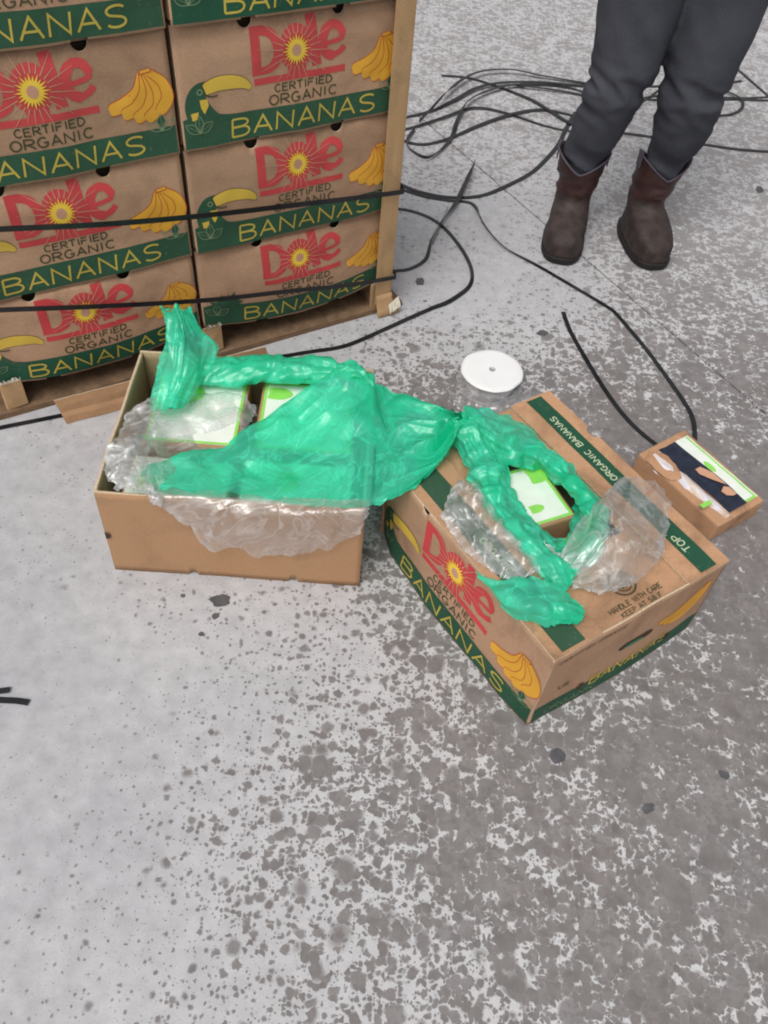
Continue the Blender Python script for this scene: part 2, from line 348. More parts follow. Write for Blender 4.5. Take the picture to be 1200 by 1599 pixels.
def text(pr, s, x0, y0, x1, y1, h, w, mat, off=.0011, skew=.0):
    """letters spread evenly from (x0, y0) to (x1, y1)"""
    wid = {'I': .35, ' ': .6, 'M': 1.15, 'W': 1.2}; tot = sum(wid.get(c, 1) for c in s) + .28 * (len(s) - 1)
    L = math.hypot(x1 - x0, y1 - y0); ux, uy = (x1 - x0) / L, (y1 - y0) / L; u = L / tot; cx = 0
    for c in s:
        cw = wid.get(c, 1) * u
        for st in GL.get(c, []):
            pts = []
            for a, b in st:
                X = cx + a * cw + skew * b * h; Y = b * h
                pts.append((x0 + ux * X - uy * Y, y0 + uy * X + ux * Y))
            pr.stroke(pts, w, mat, off)
        cx += cw + .28 * u
def densify(pts, k=4):
    out = []
    for i in range(len(pts) - 1):
        p0, p1, p2, p3 = [Vector(pts[max(0, min(len(pts) - 1, i + j))]) for j in (-1, 0, 1, 2)]
        for q in range(k):
            t = q / k; out.append(tuple(.5 * ((2 * p1) + (p2 - p0) * t + (2 * p0 - 5 * p1 + 4 * p2 - p3) * t * t + (3 * p1 - p0 - 3 * p2 + p3) * t ** 3)))
    out.append(tuple(pts[-1])); return out
def pr_logo(top=True):
    p = Print(); R = I_RED
    # D: stem and bowl in one ring
    outer = [(.152, .127), (.151, .216)] + densify([(.176, .216), (.200, .207), (.216, .185)], 4) + densify([(.218, .163), (.207, .139), (.186, .128)], 4)
    inner = [(.171, .142), (.170, .200)] + densify([(.179, .199), (.190, .193), (.197, .180)], 4) + densify([(.198, .166), (.192, .150), (.181, .143)], 4)
    n = len(outer); p.add(outer + inner, [(i, (i + 1) % n, n + (i + 1) % n, n + i) for i in range(n)], R, .0007)
    # l
    p.stroke([(.292, .130), (.289, .150), (.284, .185), (.281, .224)], [.022, .022, .023, .023], R, .0007)
    # e
    p.stroke(densify([(.310, .166), (.345, .172), (.350, .182), (.342, .196), (.326, .200), (.311, .189), (.306, .170), (.311, .152), (.327, .143), (.345, .148), (.355, .157)], 3),
             [.009] * 6 + [.016] * 8 + [.019] * 11 + [.012] * 20, R, .0008)
    # sun dome, rays, disc
    p.fan((.247, .165), [(.247 + .037 * math.cos(a), .166 + (.046 if math.sin(a) > 0 else .038) * math.sin(a)) for a in [2 * math.pi * i / 28 for i in range(28)]], R, .0008)
    p.grid(.155, .357, lambda x: .109, lambda x: .122, R, .0007, 14, 1)
    p.grid(.228, .268, lambda x: .109, lambda x: .140, R, .0006, 4, 2)
    for i in range(24):
        a = 2 * math.pi * (i + .5) / 24; big = i % 2
        r1 = .056 if not big else .062 + .022 * abs(math.cos(a))
        p.stroke([(.247 + .030 * math.cos(a), .165 + .030 * math.sin(a)), (.247 + r1 * math.cos(a), .165 + r1 * math.sin(a))], [.0020, .0007], I_KR, .00135)
    rim = []
    for i in range(48):
        a = 2 * math.pi * i / 48; r = (.032 if i % 4 == 0 else .027) if i % 2 == 0 else .0175
        rim.append((.247 + r * math.cos(a), .165 + r * math.sin(a)))
    p.fan((.247, .165), rim, I_SUN, .0016)
    p.fan((.247, .165), arc(.247, .165, .010, .011, 0, 345, 15), I_KR, .0020)
    return p
def pr_letters():
    p = Print()
    text(p, 'CERTIFIED', .199, .090, .326, .092, .0145, .0026, I_DK)
    text(p, 'ORGANIC', .187, .0655, .338, .0665, .0185, .0030, I_DK)
    return p
def pr_band():
    p = Print()
    hump = lambda x: .0590 + .0015 * math.sin(x * 9) + (.014 * math.exp(-((x - .045) / .035) ** 2))
    p.grid(.003, .497, lambda x: .0045, hump, I_GREEN, .0005, 50, 5)
    text(p, 'BANANAS', .103, .0135, .432, .0150, .035, .0043, I_YEL, .0012, .02)
    for cx, cy, fl in ((.035, .034, 1), (.470, .052, 1)):
        for a, sc in ((35, 1), (90, 1.05), (145, 1)):
            ca, sa = math.cos(rad(a)), math.sin(rad(a)); L = .034 * sc; B = .0085
            pts = [(cx + ca * t * L - sa * B * math.sin(math.pi * t) * s_, cy + sa * t * L + ca * B * math.sin(math.pi * t) * s_) for s_, ts in ((1, [i / 6 for i in range(7)]), (-1, [1 - i / 6 for i in range(1, 6)])) for t in ts]
            if a == 90: p.fan((cx, cy + L / 2), pts, I_GREEN, .0009)
            p.stroke(pts, .0013, I_LEAF, .0012, True)
            p.stroke([(cx, cy), (cx + ca * L * .85, cy + sa * L * .85)], .0008, I_LEAF, .0012)
    return p
def pr_bananas():
    p = Print(); top = (.448, .168)
    tips = [((.375, .106), (.405, .115), (.432, .135)), ((.398, .094), (.425, .104), (.444, .130)), ((.420, .083), (.446, .097), (.458, .128)), ((.442, .079), (.468, .098), (.470, .130)), ((.468, .088), (.488, .112), (.482, .142))]
    for i, (t, m1, m2) in enumerate(tips):
        pts = densify([t, m1, m2, (top[0] - .006 + i * .004, top[1] - .004)], 5); n = len(pts)
        w = [.004 + .0205 * math.sin(math.pi * min(1, .16 + .70 * (k / (n - 1)) ** .55)) * (1 - .25 * k / n) for k in range(n)]
        p.stroke(pts, [q + .0036 for q in w], I_OUT, .0007 + .00016 * i); p.stroke(pts, w, I_BAN, .00078 + .00016 * i)
    p.stroke([(.440, .166), (.463, .168)], .008, I_OUT, .0019); p.stroke([(.442, .1665), (.461, .1685)], .005, I_BAN, .0020)
    return p
def pr_toucan():
    p = Print()
    body = densify([(.033, .040), (.028, .068), (.029, .092), (.040, .112), (.056, .120)], 4)
    p.stroke(body, [.012 + .024 * math.sin(math.pi * (.15 + .7 * i / (len(body) - 1))) for i in range(len(body))], I_GREEN, .0007)
    p.stroke(densify([(.040, .110), (.058, .078), (.080, .058), (.100, .052)], 4), [.018 - .001 * i for i in range(13)], I_GREEN, .00085)
    bk = densify([(.052, .116), (.078, .124), (.108, .124), (.132, .118), (.146, .107)], 4)
    w = [.006 + .021 * math.sin(math.pi * (.25 + .72 * i / (len(bk) - 1))) for i in range(len(bk))]
    p.stroke(bk, [q + .002 for q in w], I_DK, .0010); p.stroke(bk, w, I_BEAK, .0013)
    p.stroke([(.052, .106), (.064, .101), (.078, .102)], .003, I_DK, .0016); p.stroke([(.049, .116), (.047, .125), (.053, .132)], .003, I_DK, .0016)
    p.fan((.048, .088), [(.040, .098), (.056, .098), (.058, .086), (.048, .070), (.042, .082)], I_BEAK, .0014)
    p.fan((.030, .070), [(.020, .074), (.036, .076), (.032, .062), (.022, .060)], I_BEAK, .0013)
    p.stroke(arc(.042, .113, .005, .005, 0, 320, 8), .0018, I_LEAF, .0016, True)
    return p
def pr_leaves():      # the lowest right box shows a dark tuft instead of the bird
    p = Print(); r = random.Random(3)
    for k in range(9):
        a = rad(20 + 17 * k + r.uniform(-6, 6)); c = (.062, .060); L = .034 + .016 * r.random(); d = Vector((math.cos(a), math.sin(a))); q = Vector((-d.y, d.x))
        pts = [tuple(Vector(c) + d * (L * t) + q * (.006 * math.sin(math.pi * t) * sg)) for sg, ts in ((1, [i / 5 for i in range(6)]), (-1, [1 - i / 5 for i in range(1, 5)])) for t in ts]
        p.fan(tuple(Vector(c) + d * L * .5), pts, I_GREEN, .0008 + .00008 * k)
    return p
PRINTS = [('printed_logo', pr_logo), ('printed_lettering', pr_letters), ('printed_band', pr_band), ('printed_bananas', pr_bananas), ('printed_toucan', pr_toucan)]

def face_panel(name, Lx, H, F, mat, parent, notches=(), thick=.004, nr=.0155, rag=0.0):
    """a lid wall: grid in face coordinates with half-round notches in its lower and upper edges, real thickness"""
    xs = set(np.linspace(0, Lx, 44).round(4))
    for nx_, w in notches:
        for k in range(-8, 9): xs.add(round(nx_ + nr * math.sin(k / 8 * math.pi / 2), 5))
    xs = sorted(x for x in xs if 0 <= x <= Lx); ny = 14; vs = []
    for x in xs:
        lo, hi = 0.0 + rag * mn.noise((x * 35, 3.1, rag * 100)), H
        for nx_, w in notches:
            q = nr * nr - (x - nx_) ** 2
            if q > 0:
                if w == 'b': lo = max(lo, math.sqrt(q) * 1.15)
                else: hi = min(hi, H - math.sqrt(q) * 1.25)
        vs += [(x, lo + (hi - lo) * j / ny) for j in range(ny + 1)]
    m = ny + 1; n = len(vs)
    V = [F(x, y, 0) for x, y in vs] + [F(x, y, -thick) for x, y in vs]; fs, mi = [], []
    nxs = len(xs)
    for i in range(nxs - 1):
        for j in range(ny):
            a, b, c, d = i * m + j, (i + 1) * m + j, (i + 1) * m + j + 1, i * m + j + 1
            fs += [(a, b, c, d), (n + d, n + c, n + b, n + a)]; mi += [0, 0]
        for j, fl in ((0, 1), (ny, 0)):
            a, b = i * m + j, (i + 1) * m + j
            fs.append((n + a, n + b, b, a) if fl else (a, b, n + b, n + a)); mi.append(1)
    for i in (0, nxs - 1):
        for j in range(ny):
            a, b = i * m + j, i * m + j + 1
            fs.append((a, b, n + b, n + a) if i == 0 else (n + a, n + b, b, a)); mi.append(1)
    return mesh(name, V, fs, [mat, EDGE], parent, mi, True)

# ------------------------------------------------------------------ the pallet stack
YW = rad(33.653); SX = Vector((math.cos(YW), math.sin(YW), 0)); SY = Vector((-math.sin(YW), math.cos(YW), 0)); SO = Vector((-.0552, 1.9122, 0))
def SP(u, z=0, back=0): return SO - SX * u + SY * back + Vector((0, 0, z))     # u runs left along the stack face
Zs = [.098, .296, .530, .764, .998]
lab = {(0, 0): 'lowest banana box of the right column, its front sagging over the pallet', (0, 1): 'banana box second from bottom in the right column, under the upper strap',
       (0, 2): 'third banana box up in the right column, above both straps', (0, 3): 'top banana box of the right column, mostly cut off by the picture edge',
       (1, 0): 'lowest banana box of the left column, under the lower strap', (1, 1): 'banana box second from bottom in the left column, under the upper strap',
       (1, 2): 'banana box third up in the left column, just above the upper strap', (1, 3): 'banana box at the top of the left column, only its green band in view'}
def banana_box(col, row):
    z0, z1 = Zs[row], Zs[row + 1]; H = z1 - z0 - .003; k = H / .234; rnd = random.Random(col * 10 + row)
    u0 = .503 if col == 0 else 1.013
    root = thing('banana_box', lab[(col, row)], 'box', SP(u0, z0, .004 + rnd.uniform(-.003, .003)), YW + rad(rnd.uniform(-.5, .5)), 'banana boxes stacked on the pallet')
    bl = {0: .020, 1: .007, 2: .009, 3: .008}[row] * rnd.uniform(.8, 1.2); sag = {0: .034 if col == 0 else .030, 1: .004, 2: .002, 3: .002}[row]; sd = rnd.uniform(0, 50)
    Lx = .50
    def F(x, y, off):
        t = y / .234; s = max(0, math.sin(math.pi * min(1, max(0, x / Lx))))
        b = bl * s * (math.sin(math.pi * (.15 + .8 * (1 - t)))) + .007 * (1 - t) ** 2 - .010 * max(0, t - .72) ** 2 * 12 * (.5 + .5 * s)
        b += .0040 * mn.noise((x * 9 + sd, y * 9, sd)) + .0016 * mn.noise((x * 25, y * 25, sd)) + .003 * abs(mn.noise((x * 5 + y * 7, sd, 1.0)))
        zz = y * k - sag * (s ** 1.0) * max(0, 1 - t) ** 1.3
        return (x, -(b + off), zz)
    notch = [(.148, 'b'), (.345, 'b')] + ([(.145, 't'), (.345, 't')] if row > 0 or True else [])
    face_panel('lid_front', Lx, .234, F, KR, root, notch, rag=.0016)
    def Fl(x, y, off): q = F(0, y, 0); return (0 - off, q[1] + .002 + x, y * k)
    # the inner tray and the other walls of the lid
    D = .395
    boxes('lid_walls', [(.0015, .006, .012, D, .006, H - .002), (Lx - .006, Lx - .0015, .012, D, .006, H - .002), (.0065, Lx - .0065, D - .005, D, .006, H - .002), (.0065, Lx - .0065, .014, D - .0055, H - .007, H - .003)], KR, root)
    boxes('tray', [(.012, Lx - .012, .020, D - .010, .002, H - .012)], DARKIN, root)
    for nm, fn in PRINTS:
        pr = fn() if not (nm == 'printed_toucan' and (col, row) == (0, 0)) else pr_leaves()
        pr.build(nm, F, root)
    return root
for col in (0, 1):
    for row in range(4): banana_box(col, row)

pal = thing('pallet', 'worn brown pallet under the banana box stack, its stringers faced with torn board', 'pallet', SP(1.03, 0, 0), YW)
X = lambda u: 1.03 - u
boxes('bottom_board', [(X(1.02), X(-.045), -.012, .085, .0, .016)], WOOD, pal, .002, .001)
boxes('bottom_board', [(X(1.02), X(-.02), .16, .26, .0, .016)], WOOD, pal, .002, .001)
boxes('bottom_board', [(X(1.02), X(-.02), .32, .41, .0, .016)], WOOD, pal, .002, .001)
for u in (.025, .485, .955):
    o = boxes('stringer', [(X(u + .020), X(u - .020), .002, .41, .018, .082)], WOOD, pal, .002, .001)
    boxes('stringer_facing', [(X(u + .024), X(u - .022), -.006, .0005, .017, .092)], KR_POST, pal, .001, .003)
    # ragged torn paper at the facing's top edge
    vs, fs = [], []
    xs = np.linspace(X(u + .023), X(u - .021), 11)
    for i, x in enumerate(xs):
        vs += [(x, -.0068, .090), (x + .001, -.009 - .005 * random.random(), .096 + .012 * random.random())]
    fs = [(2 * i, 2 * i + 2, 2 * i + 3, 2 * i + 1) for i in range(10)]
    mesh('torn_paper', vs, fs, TORN, pal)
for k in range(4): boxes('deck_board', [(X(1.02), X(-.01), .035 + k * .095, .105 + k * .095, .083, .0955)], WOOD, pal, .001, .001)

# corner post (L of board, its foot torn)
post = thing('corner_post', 'tall tan cardboard corner post along the right edge of the stack', 'corner board', SP(-.004, 0, -.016), YW)
def plate(name, prof, z0, z1, th, mat, parent, nz=26, wob=.0015, seed=0):
    """vertical board following a plan outline prof (x, y)"""
    vs, fs = [], []; n = len(prof)
    for j in range(nz + 1):
        z = z0 + (z1 - z0) * j / nz
        for side in (0, 1):
            for i, (x, y) in enumerate(prof):
                a = prof[max(i - 1, 0)]; b = prof[min(i + 1, n - 1)]; t = Vector((b[0] - a[0], b[1] - a[1])).normalized(); nn = Vector((t.y, -t.x))
                w = wob * mn.noise((z * 6 + seed, i * .3, seed)); e = 0
                if j == 0: e = .012 * abs(mn.noise((i * 1.7, seed, 4.2)))
                vs.append((x - nn.x * th * side + w, y - nn.y * th * side + w, z + e))
    for j in range(nz):
        for i in range(n - 1):
            a = j * 2 * n + i; fs.append((a, a + 1, a + 2 * n + 1, a + 2 * n)); a += n; fs.append((a + 2 * n, a + 2 * n + 1, a + 1, a))
        for i, fl in ((0, 0), (n - 1, 1)):
            a = j * 2 * n + i; q = (a, a + n, a + 3 * n, a + 2 * n); fs.append(q if fl else q[::-1])
    for j, fl in ((0, 1), (nz, 0)):
        for i in range(n - 1):
            a = j * 2 * n + i; q = (a, a + 1, a + n + 1, a + n); fs.append(q[::-1] if fl else q)
    return mesh(name, vs, fs, mat, parent)
plate('front_leg', [(-.046 + .0052 * i, -.0) for i in range(9)] + [(-.002, .0005)], .030, 1.00, .005, KR_POST, post)
plate('side_leg', [(.0005, .002)] + [(.001, .008 + .006 * i) for i in range(8)], .030, 1.00, .005, KR_POST, post, seed=3)
# splayed foot
vs, fs = [], []
for i in range(9):
    for j in range(5):
        t = j / 4; x = -.044 + .0058 * i
        vs.append((x + .010 * (1 - t) ** 2 * (i / 8) * 1.8, -.002 - .018 * (1 - t) ** 2 + .002 * mn.noise((i * .7, j * .9, 1)), .004 + .055 * t))
for i in range(8):
    for j in range(4): a = i * 5 + j; fs.append((a, a + 5, a + 6, a + 1))
ft = mesh('torn_foot', vs, fs, [KR_POST], post, smooth=True)
md = ft.modifiers.new('th', 'SOLIDIFY'); md.thickness = .003
vs = [(-.010 + .004 * i, -.022 - .004 * random.random() * (1 if i % 2 else 0), .006 + .012 * (i % 2) * random.random() + .016 * (i / 7)) for i in range(8)] + [(-.012 + .004 * i, -.012, .030 + .003 * i) for i in range(8)]
mesh('torn_paper', vs, [(i, i + 1, i + 9, i + 8) for i in range(7)], TORN, post)

# loose kraft flap in front of the pallet
A0, A1 = P(96, 616, .055), P(300, 560, .055)
flap = thing('cardboard_flap', 'creased brown cardboard flap sticking out of the pallet front beside the opened crate', 'cardboard', P(105, 662, 0))
prof = [(.0, .0), (.012, .022), (.022, .024), (.055, .055)]
vs, fs = [], []; m_ = 24; dirv = (P(300, 610, 0) - P(105, 662, 0)).normalized(); nrm = Vector((-dirv.y, dirv.x, 0))
rows_ = [(0, .001), (.004, .018), (.010, .028), (.012, .045), (.016, .062)]
for i in range(m_ + 1):
    for a, z in rows_:
        q = dirv * (.50 * i / m_ - (.012 * z / .06)) + nrm * (a + .0025 * mn.noise((i * .35, z * 40, 0))) + Vector((0, 0, z + (.0015 * mn.noise((i * .9, 4, 1)))))
        vs.append(q)
k_ = len(rows_)
fs = [(i * k_ + j, (i + 1) * k_ + j, (i + 1) * k_ + j + 1, i * k_ + j + 1) for i in range(m_) for j in range(k_ - 1)]
o = mesh('flap_panel', vs, fs, [KR_L, EDGE], flap); md = o.modifiers.new('th', 'SOLIDIFY'); md.thickness = .004; md.offset = 0; md.material_offset_rim = 1

# ------------------------------------------------------------------ ribbons: black strapping
def catmull(pts, step=.012):
    pts = [Vector(p) for p in pts]; out = []
    for i in range(len(pts) - 1):
        p0, p1, p2, p3 = [pts[max(0, min(len(pts) - 1, i + j))] for j in (-1, 0, 1, 2)]
        n = max(2, int((p2 - p1).length / step))
        for q in range(n):
            t = q / n; out.append(.5 * ((2 * p1) + (p2 - p0) * t + (2 * p0 - 5 * p1 + 4 * p2 - p3) * t * t + (3 * p1 - p0 - 3 * p2 + p3) * t ** 3))
    out.append(pts[-1]); return out
def ribbon(name, pts, label, w=.0118, th=.0016, tw=None, mat=STRAP, up=None, group='black packing straps lying on the concrete', cat='strap', raw=False, parent=None):
    c = catmull(pts) if not raw else [Vector(p) for p in pts]; n = len(c); vs, fs = [], []
    for i, p in enumerate(c):
        t = (c[min(i + 1, n - 1)] - c[max(i - 1, 0)]).normalized(); U = Vector(up) if up else Vector((0, 0, 1))
        s = t.cross(U); s = s.normalized() if s.length > 1e-6 else Vector((1, 0, 0)); U2 = s.cross(t)
        s_ = i / (n - 1)
        a = 0
        if tw: a = rad(np.interp(s_, [q[0] for q in tw], [q[1] for q in tw]))
        sw = s * math.cos(a) + U2 * math.sin(a); un = sw.cross(t) if True else U2
        hw = w / 2; base = p + Vector((0, 0, abs(math.sin(a)) * hw))
        for x, y in ((-hw, -th / 2), (hw, -th / 2), (hw, th / 2), (-hw, th / 2)): vs.append(base + sw * x - un * y)
    for i in range(n - 1):
        for k in range(4): fs.append((i * 4 + k, i * 4 + (k + 1) % 4, (i + 1) * 4 + (k + 1) % 4, (i + 1) * 4 + k))
    fs += [(3, 2, 1, 0), ((n - 1) * 4, (n - 1) * 4 + 1, (n - 1) * 4 + 2, (n - 1) * 4 + 3)]
    o = mesh(name, vs, fs, mat, parent)
    if label: meta(o, label, cat, group)
    return o
def gp(lst, z0=.0022, lift=None):
    out = []
    for i, q in enumerate(lst):
        z = q[2] if len(q) > 2 else z0; out.append(P(q[0], q[1], z))
    return out
# round the stack
def stack_strap(z_pts, label):
    pts = [SP(u, z, -.030 if 0.03 < u < .97 else -.026) for u, z in z_pts]
    pts = [SP(-.012, z_pts[0][1], .30), SP(-.012, z_pts[0][1], .02)] + [SP(-.008, z_pts[0][1], -.022)] + pts + [SP(1.02, z_pts[-1][1] + .01, -.01), SP(1.022, z_pts[-1][1] + .01, .38)]
    nrm = (-SY)
    c = catmull(pts); n = len(c); vs, fs = [], []
    for i, p in enumerate(c):
        for dz, dy in ((-.0058, 0), (.0058, 0), (.0058, .0016), (-.0058, .0016)):
            t = (c[min(i + 1, n - 1)] - c[max(0, i - 1)]).normalized(); o_ = t.cross(Vector((0, 0, 1))).normalized()
            vs.append(p + Vector((0, 0, dz)) - o_ * dy)
    for i in range(n - 1):
        for k in range(4): fs.append((i * 4 + k, i * 4 + (k + 1) % 4, (i + 1) * 4 + (k + 1) % 4, (i + 1) * 4 + k))
    fs += [(3, 2, 1, 0), ((n - 1) * 4, (n - 1) * 4 + 1, (n - 1) * 4 + 2, (n - 1) * 4 + 3)]
    meta(mesh('binding_strap', vs, fs, STRAP), label, 'strap', 'black straps bound round the stack')
stack_strap([(.01, .350), (.15, .366), (.28, .380), (.50, .404), (.70, .432), (.88, .465), (1.0, .482)], 'upper black strap bound slantwise round the banana box stack')
stack_strap([(.01, .113), (.15, .132), (.28, .155), (.50, .192), (.73, .244), (.92, .292), (1.0, .308)], 'lower black strap bound slantwise round the banana box stack')

ribbon('packing_strap', gp([(690, 118), (728, 121), (765, 131), (825, 153, .006), (858, 172, .008), (887, 190, .006), (925, 205), (975, 208), (1020, 214), (1070, 222), (1102, 226), (1152, 233), (1205, 237), (1270, 240)]),
       'black strap free at its left end, running behind the legs to the right edge', w=.0155)
ribbon('packing_strap', gp([(560, 215), (600, 195), (622, 186), (675, 173), (710, 156, .008), (745, 137, .012), (785, 129, .012), (840, 128, .010), (905, 133, .006), (960, 136), (1016, 135), (1060, 133), (1137, 129), (1158, 126)]),
       'black strap arching from the corner post to just right of the legs', w=.0155)
ribbon('packing_strap', gp([(655, 192), (672, 175, .01), (690, 155, .015), (720, 126, .02), (755, 111, .02), (800, 109, .018), (840, 117, .012), (880, 124, .008), (930, 133), (980, 148), (1010, 155), (1060, 157), (1130, 155), (1205, 157), (1270, 158)]),
       'topmost strap arc of the tangle, its thin twisted tip beside the post', w=.0155, tw=[(0, 88), (.10, 80), (.16, 10), (1, 0)])
ribbon('packing_strap', gp([(560, 180), (595, 203), (622, 216), (645, 224), (668, 225), (705, 215), (750, 195, .006), (800, 178, .008), (845, 171, .006), (885, 178), (940, 192), (975, 180), (1000, 165, .01), (1034, 140, .01)]),
       'black strap curving from the post through the middle of the tangle', w=.0155, tw=[(0, 0), (.7, 0), (.85, 75), (1, 80)])
ribbon('packing_strap', gp([(648, 205, .004), (636, 222, .01), (640, 236, .01), (667, 249, .006), (692, 232), (707, 212), (714, 190, .008), (730, 161, .014), (760, 143, .014), (800, 133, .012), (850, 131, .008), (900, 140), (930, 155)]),
       'thin black strap forming the small left loop of the tangle near the post', w=.0155, tw=[(0, 70), (.2, 60), (.35, 0), (.5, 50), (.6, 10), (1, 0)])
ribbon('packing_strap', gp([(560, 262), (590, 274), (615, 283), (650, 298), (700, 308), (750, 306), (790, 291), (830, 270), (855, 247), (873, 225), (885, 200), (900, 175)]),
       'black strap sweeping in a wide arc from the post up to the left boot', w=.0155)
ribbon('packing_strap', gp([(560, 268), (590, 280), (615, 291), (660, 306), (700, 313), (727, 315), (742, 322, .004), (755, 352, .006), (785, 385, .004), (840, 415), (900, 450), (950, 480), (966, 494), (1006, 541), (1033, 577), (1065, 622), (1080, 648), (1085, 672), (1083, 700), (1070, 725)]),
       'long black strap curving past the white reel to the torn small package', tw=[(0, 0), (.24, 0), (.30, 78), (.36, 60), (.46, 5), (1, 0)])
ribbon('packing_strap', gp([(880, 487), (884, 500), (894, 523), (921, 570), (948, 613), (975, 649), (1002, 676), (1030, 698), (1050, 712)]),
       'short black strap from a free end above the reel to the small package')
ribbon('packing_strap', gp([(570, 322), (595, 323), (615, 325), (645, 330), (675, 342), (700, 362), (725, 395), (737, 425), (732, 450), (702, 472), (675, 482), (640, 497), (600, 515), (540, 540), (480, 550), (420, 560)]),
       'black strap in a half circle right of the pallet, ending behind the opened crate', tw=[(0, 0), (.35, 5), (.5, 55), (.6, 10), (1, 0)])
ribbon('packing_strap', gp([(560, 428), (590, 425), (615, 423), (640, 420), (665, 405), (673, 378, .006), (682, 360, .012), (691, 345, .016), (699, 327, .02)]),
       'short black strap hooking up from the post foot to a free upright tip', tw=[(0, 0), (.4, 0), (.6, 60), (1, 80)])
ribbon('packing_strap', gp([(676, 382, .004), (690, 350, .006), (712, 318, .01), (728, 285, .015), (741, 256, .02)]),
       'short grey-black strap end, twisted flat and pointing up between post and boots', w=.017, tw=[(0, 80), (.3, 60), (.55, 15), (.85, 40), (1, 80)])
ribbon('packing_strap', gp([(560, 195), (600, 206), (640, 200, .004), (690, 184, .008), (740, 168, .008), (790, 176, .006), (850, 196), (900, 205), (950, 196)]),
       'black strap crossing the tangle low from the corner post to the left knee', w=.0120)
ribbon('packing_strap', gp([(800, 132, .012), (850, 138, .010), (900, 146, .006), (960, 160), (1010, 152), (1060, 146), (1110, 151), (1165, 153), (1220, 150)]),
       'black strap in the rear of the tangle, passing behind both knees', w=.0120)
ribbon('packing_strap', gp([(1100, 60), (1149, 105, .003), (1200, 150), (1260, 205)]), 'black strap lying diagonally at the right edge beside the legs')
ribbon('packing_strap', gp([(1085, 140), (1112, 138, .004), (1133, 142, .008), (1156, 153, .01), (1160, 167, .008), (1146, 177, .006), (1124, 180, .004), (1090, 176)]), 'black strap end making a small loop just right of the knees', w=.011)
ribbon('packing_strap', gp([(-60, 682), (0, 668), (60, 656), (100, 648), (150, 640)]), 'black strap lying along the front of the pallet at the left edge')
ribbon('packing_strap', gp([(-60, 1089), (0, 1093), (25, 1094), (45, 1097, .004)]), 'lower of two short black strap ends at the left edge, alone on pale concrete', w=.0115)
ribbon('packing_strap', gp([(-60, 1088), (0, 1079), (15, 1077, .006)]), 'upper and shorter of two strap ends at the left edge, alone on pale concrete', w=.011)

# ------------------------------------------------------------------ sheets of polythene
def bicubic(grid, nu, nv):
    G = np.array([[list(p) for p in r] for r in grid], float)
    def ups(A, n):           # along axis 0
        m = A.shape[0]; t = np.linspace(0, m - 1, n); i = np.minimum(t.astype(int), m - 2); f = (t - i).reshape(-1, *[1] * (A.ndim - 1))
        g = lambda k: A[np.clip(k, 0, m - 1)]
        p0, p1, p2, p3 = g(i - 1), g(i), g(i + 1), g(i + 2)
        return .5 * (2 * p1 + (p2 - p0) * f + (2 * p0 - 5 * p1 + 4 * p2 - p3) * f ** 2 + (3 * p1 - p0 - 3 * p2 + p3) * f ** 3)
    A = ups(G, nu); A = np.swapaxes(ups(np.swapaxes(A, 0, 1), nv), 0, 1); return A
def nz(x, y, s, o=3):
    v, a, f = 0, 1, 1
    for _ in range(o): v += a * mn.noise((x * f, y * f, s)); a *= .5; f *= 2.1
    return v
def ridge(x, y, s): return 1 - 2.2 * min(.45, abs(mn.noise((x, y, s))))
def sheet(name, grid, nu, nv, mat, parent, disp, ragged=.0, seed=0.0, minz=None, hole=None):
    A = bicubic(grid, nu, nv)
    if ragged:   # uneven torn borders
        B = A.copy(); n_ = 4
        for i in range(nu):
            e = ragged * nz(i * .13, 1.0 + seed, seed, 4); B[i, 0] += (A[i, 0] - A[i, n_]) / max(1e-6, np.linalg.norm(A[i, 0] - A[i, n_])) * e; B[i, 1] += (B[i, 0] - A[i, 0]) * .6
            e = ragged * nz(i * .13, 9.0 + seed, seed, 4); B[i, -1] += (A[i, -1] - A[i, -1 - n_]) / max(1e-6, np.linalg.norm(A[i, -1] - A[i, -1 - n_])) * e; B[i, -2] += (B[i, -1] - A[i, -1]) * .6
        for j in range(nv):
            e = ragged * nz(j * .13, 5.0 + seed, seed, 4); v = (A[0, j] - A[n_, j]); B[0, j] += v / max(1e-6, np.linalg.norm(v)) * e; B[1, j] += (B[0, j] - A[0, j]) * .6
            e = ragged * nz(j * .13, 15.0 + seed, seed, 4); v = (A[-1, j] - A[-1 - n_, j]); B[-1, j] += v / max(1e-6, np.linalg.norm(v)) * e; B[-2, j] += (B[-1, j] - A[-1, j]) * .6
        A = B
    dU = np.gradient(A, axis=0); dV = np.gradient(A, axis=1); N = np.cross(dU, dV); N /= np.maximum(1e-9, np.linalg.norm(N, axis=2, keepdims=True))
    if N[..., 2].mean() < 0: N = -N
    D = np.zeros((nu, nv))
    for i in range(nu):
        for j in range(nv): D[i, j] = disp(i / (nu - 1), j / (nv - 1), A[i, j])
    A = A + N * D[..., None]
    if minz is not None:
        for i in range(nu):
            for j in range(nv):
                mz = minz(A[i, j]); A[i, j, 2] = max(A[i, j, 2], mz)
    fs = [(i * nv + j, (i + 1) * nv + j, (i + 1) * nv + j + 1, i * nv + j + 1) for i in range(nu - 1) for j in range(nv - 1)]
    if hole: fs = [f for f in fs if not hole((f[0] // nv) / (nu - 1), (f[0] % nv) / (nv - 1))]
    ob = mesh(name, A.reshape(-1, 3), fs, mat, parent, smooth=True)
    ar = np.linalg.norm(np.cross(dU, dV), axis=2); g = np.clip(1.15 - ar / np.percentile(ar, 70), .0, 1.0)   # gathered film is denser
    at = ob.data.attributes.new('gather', 'FLOAT', 'POINT'); at.data.foreach_set('value', g.reshape(-1)); return ob
_rc = random.Random(5)
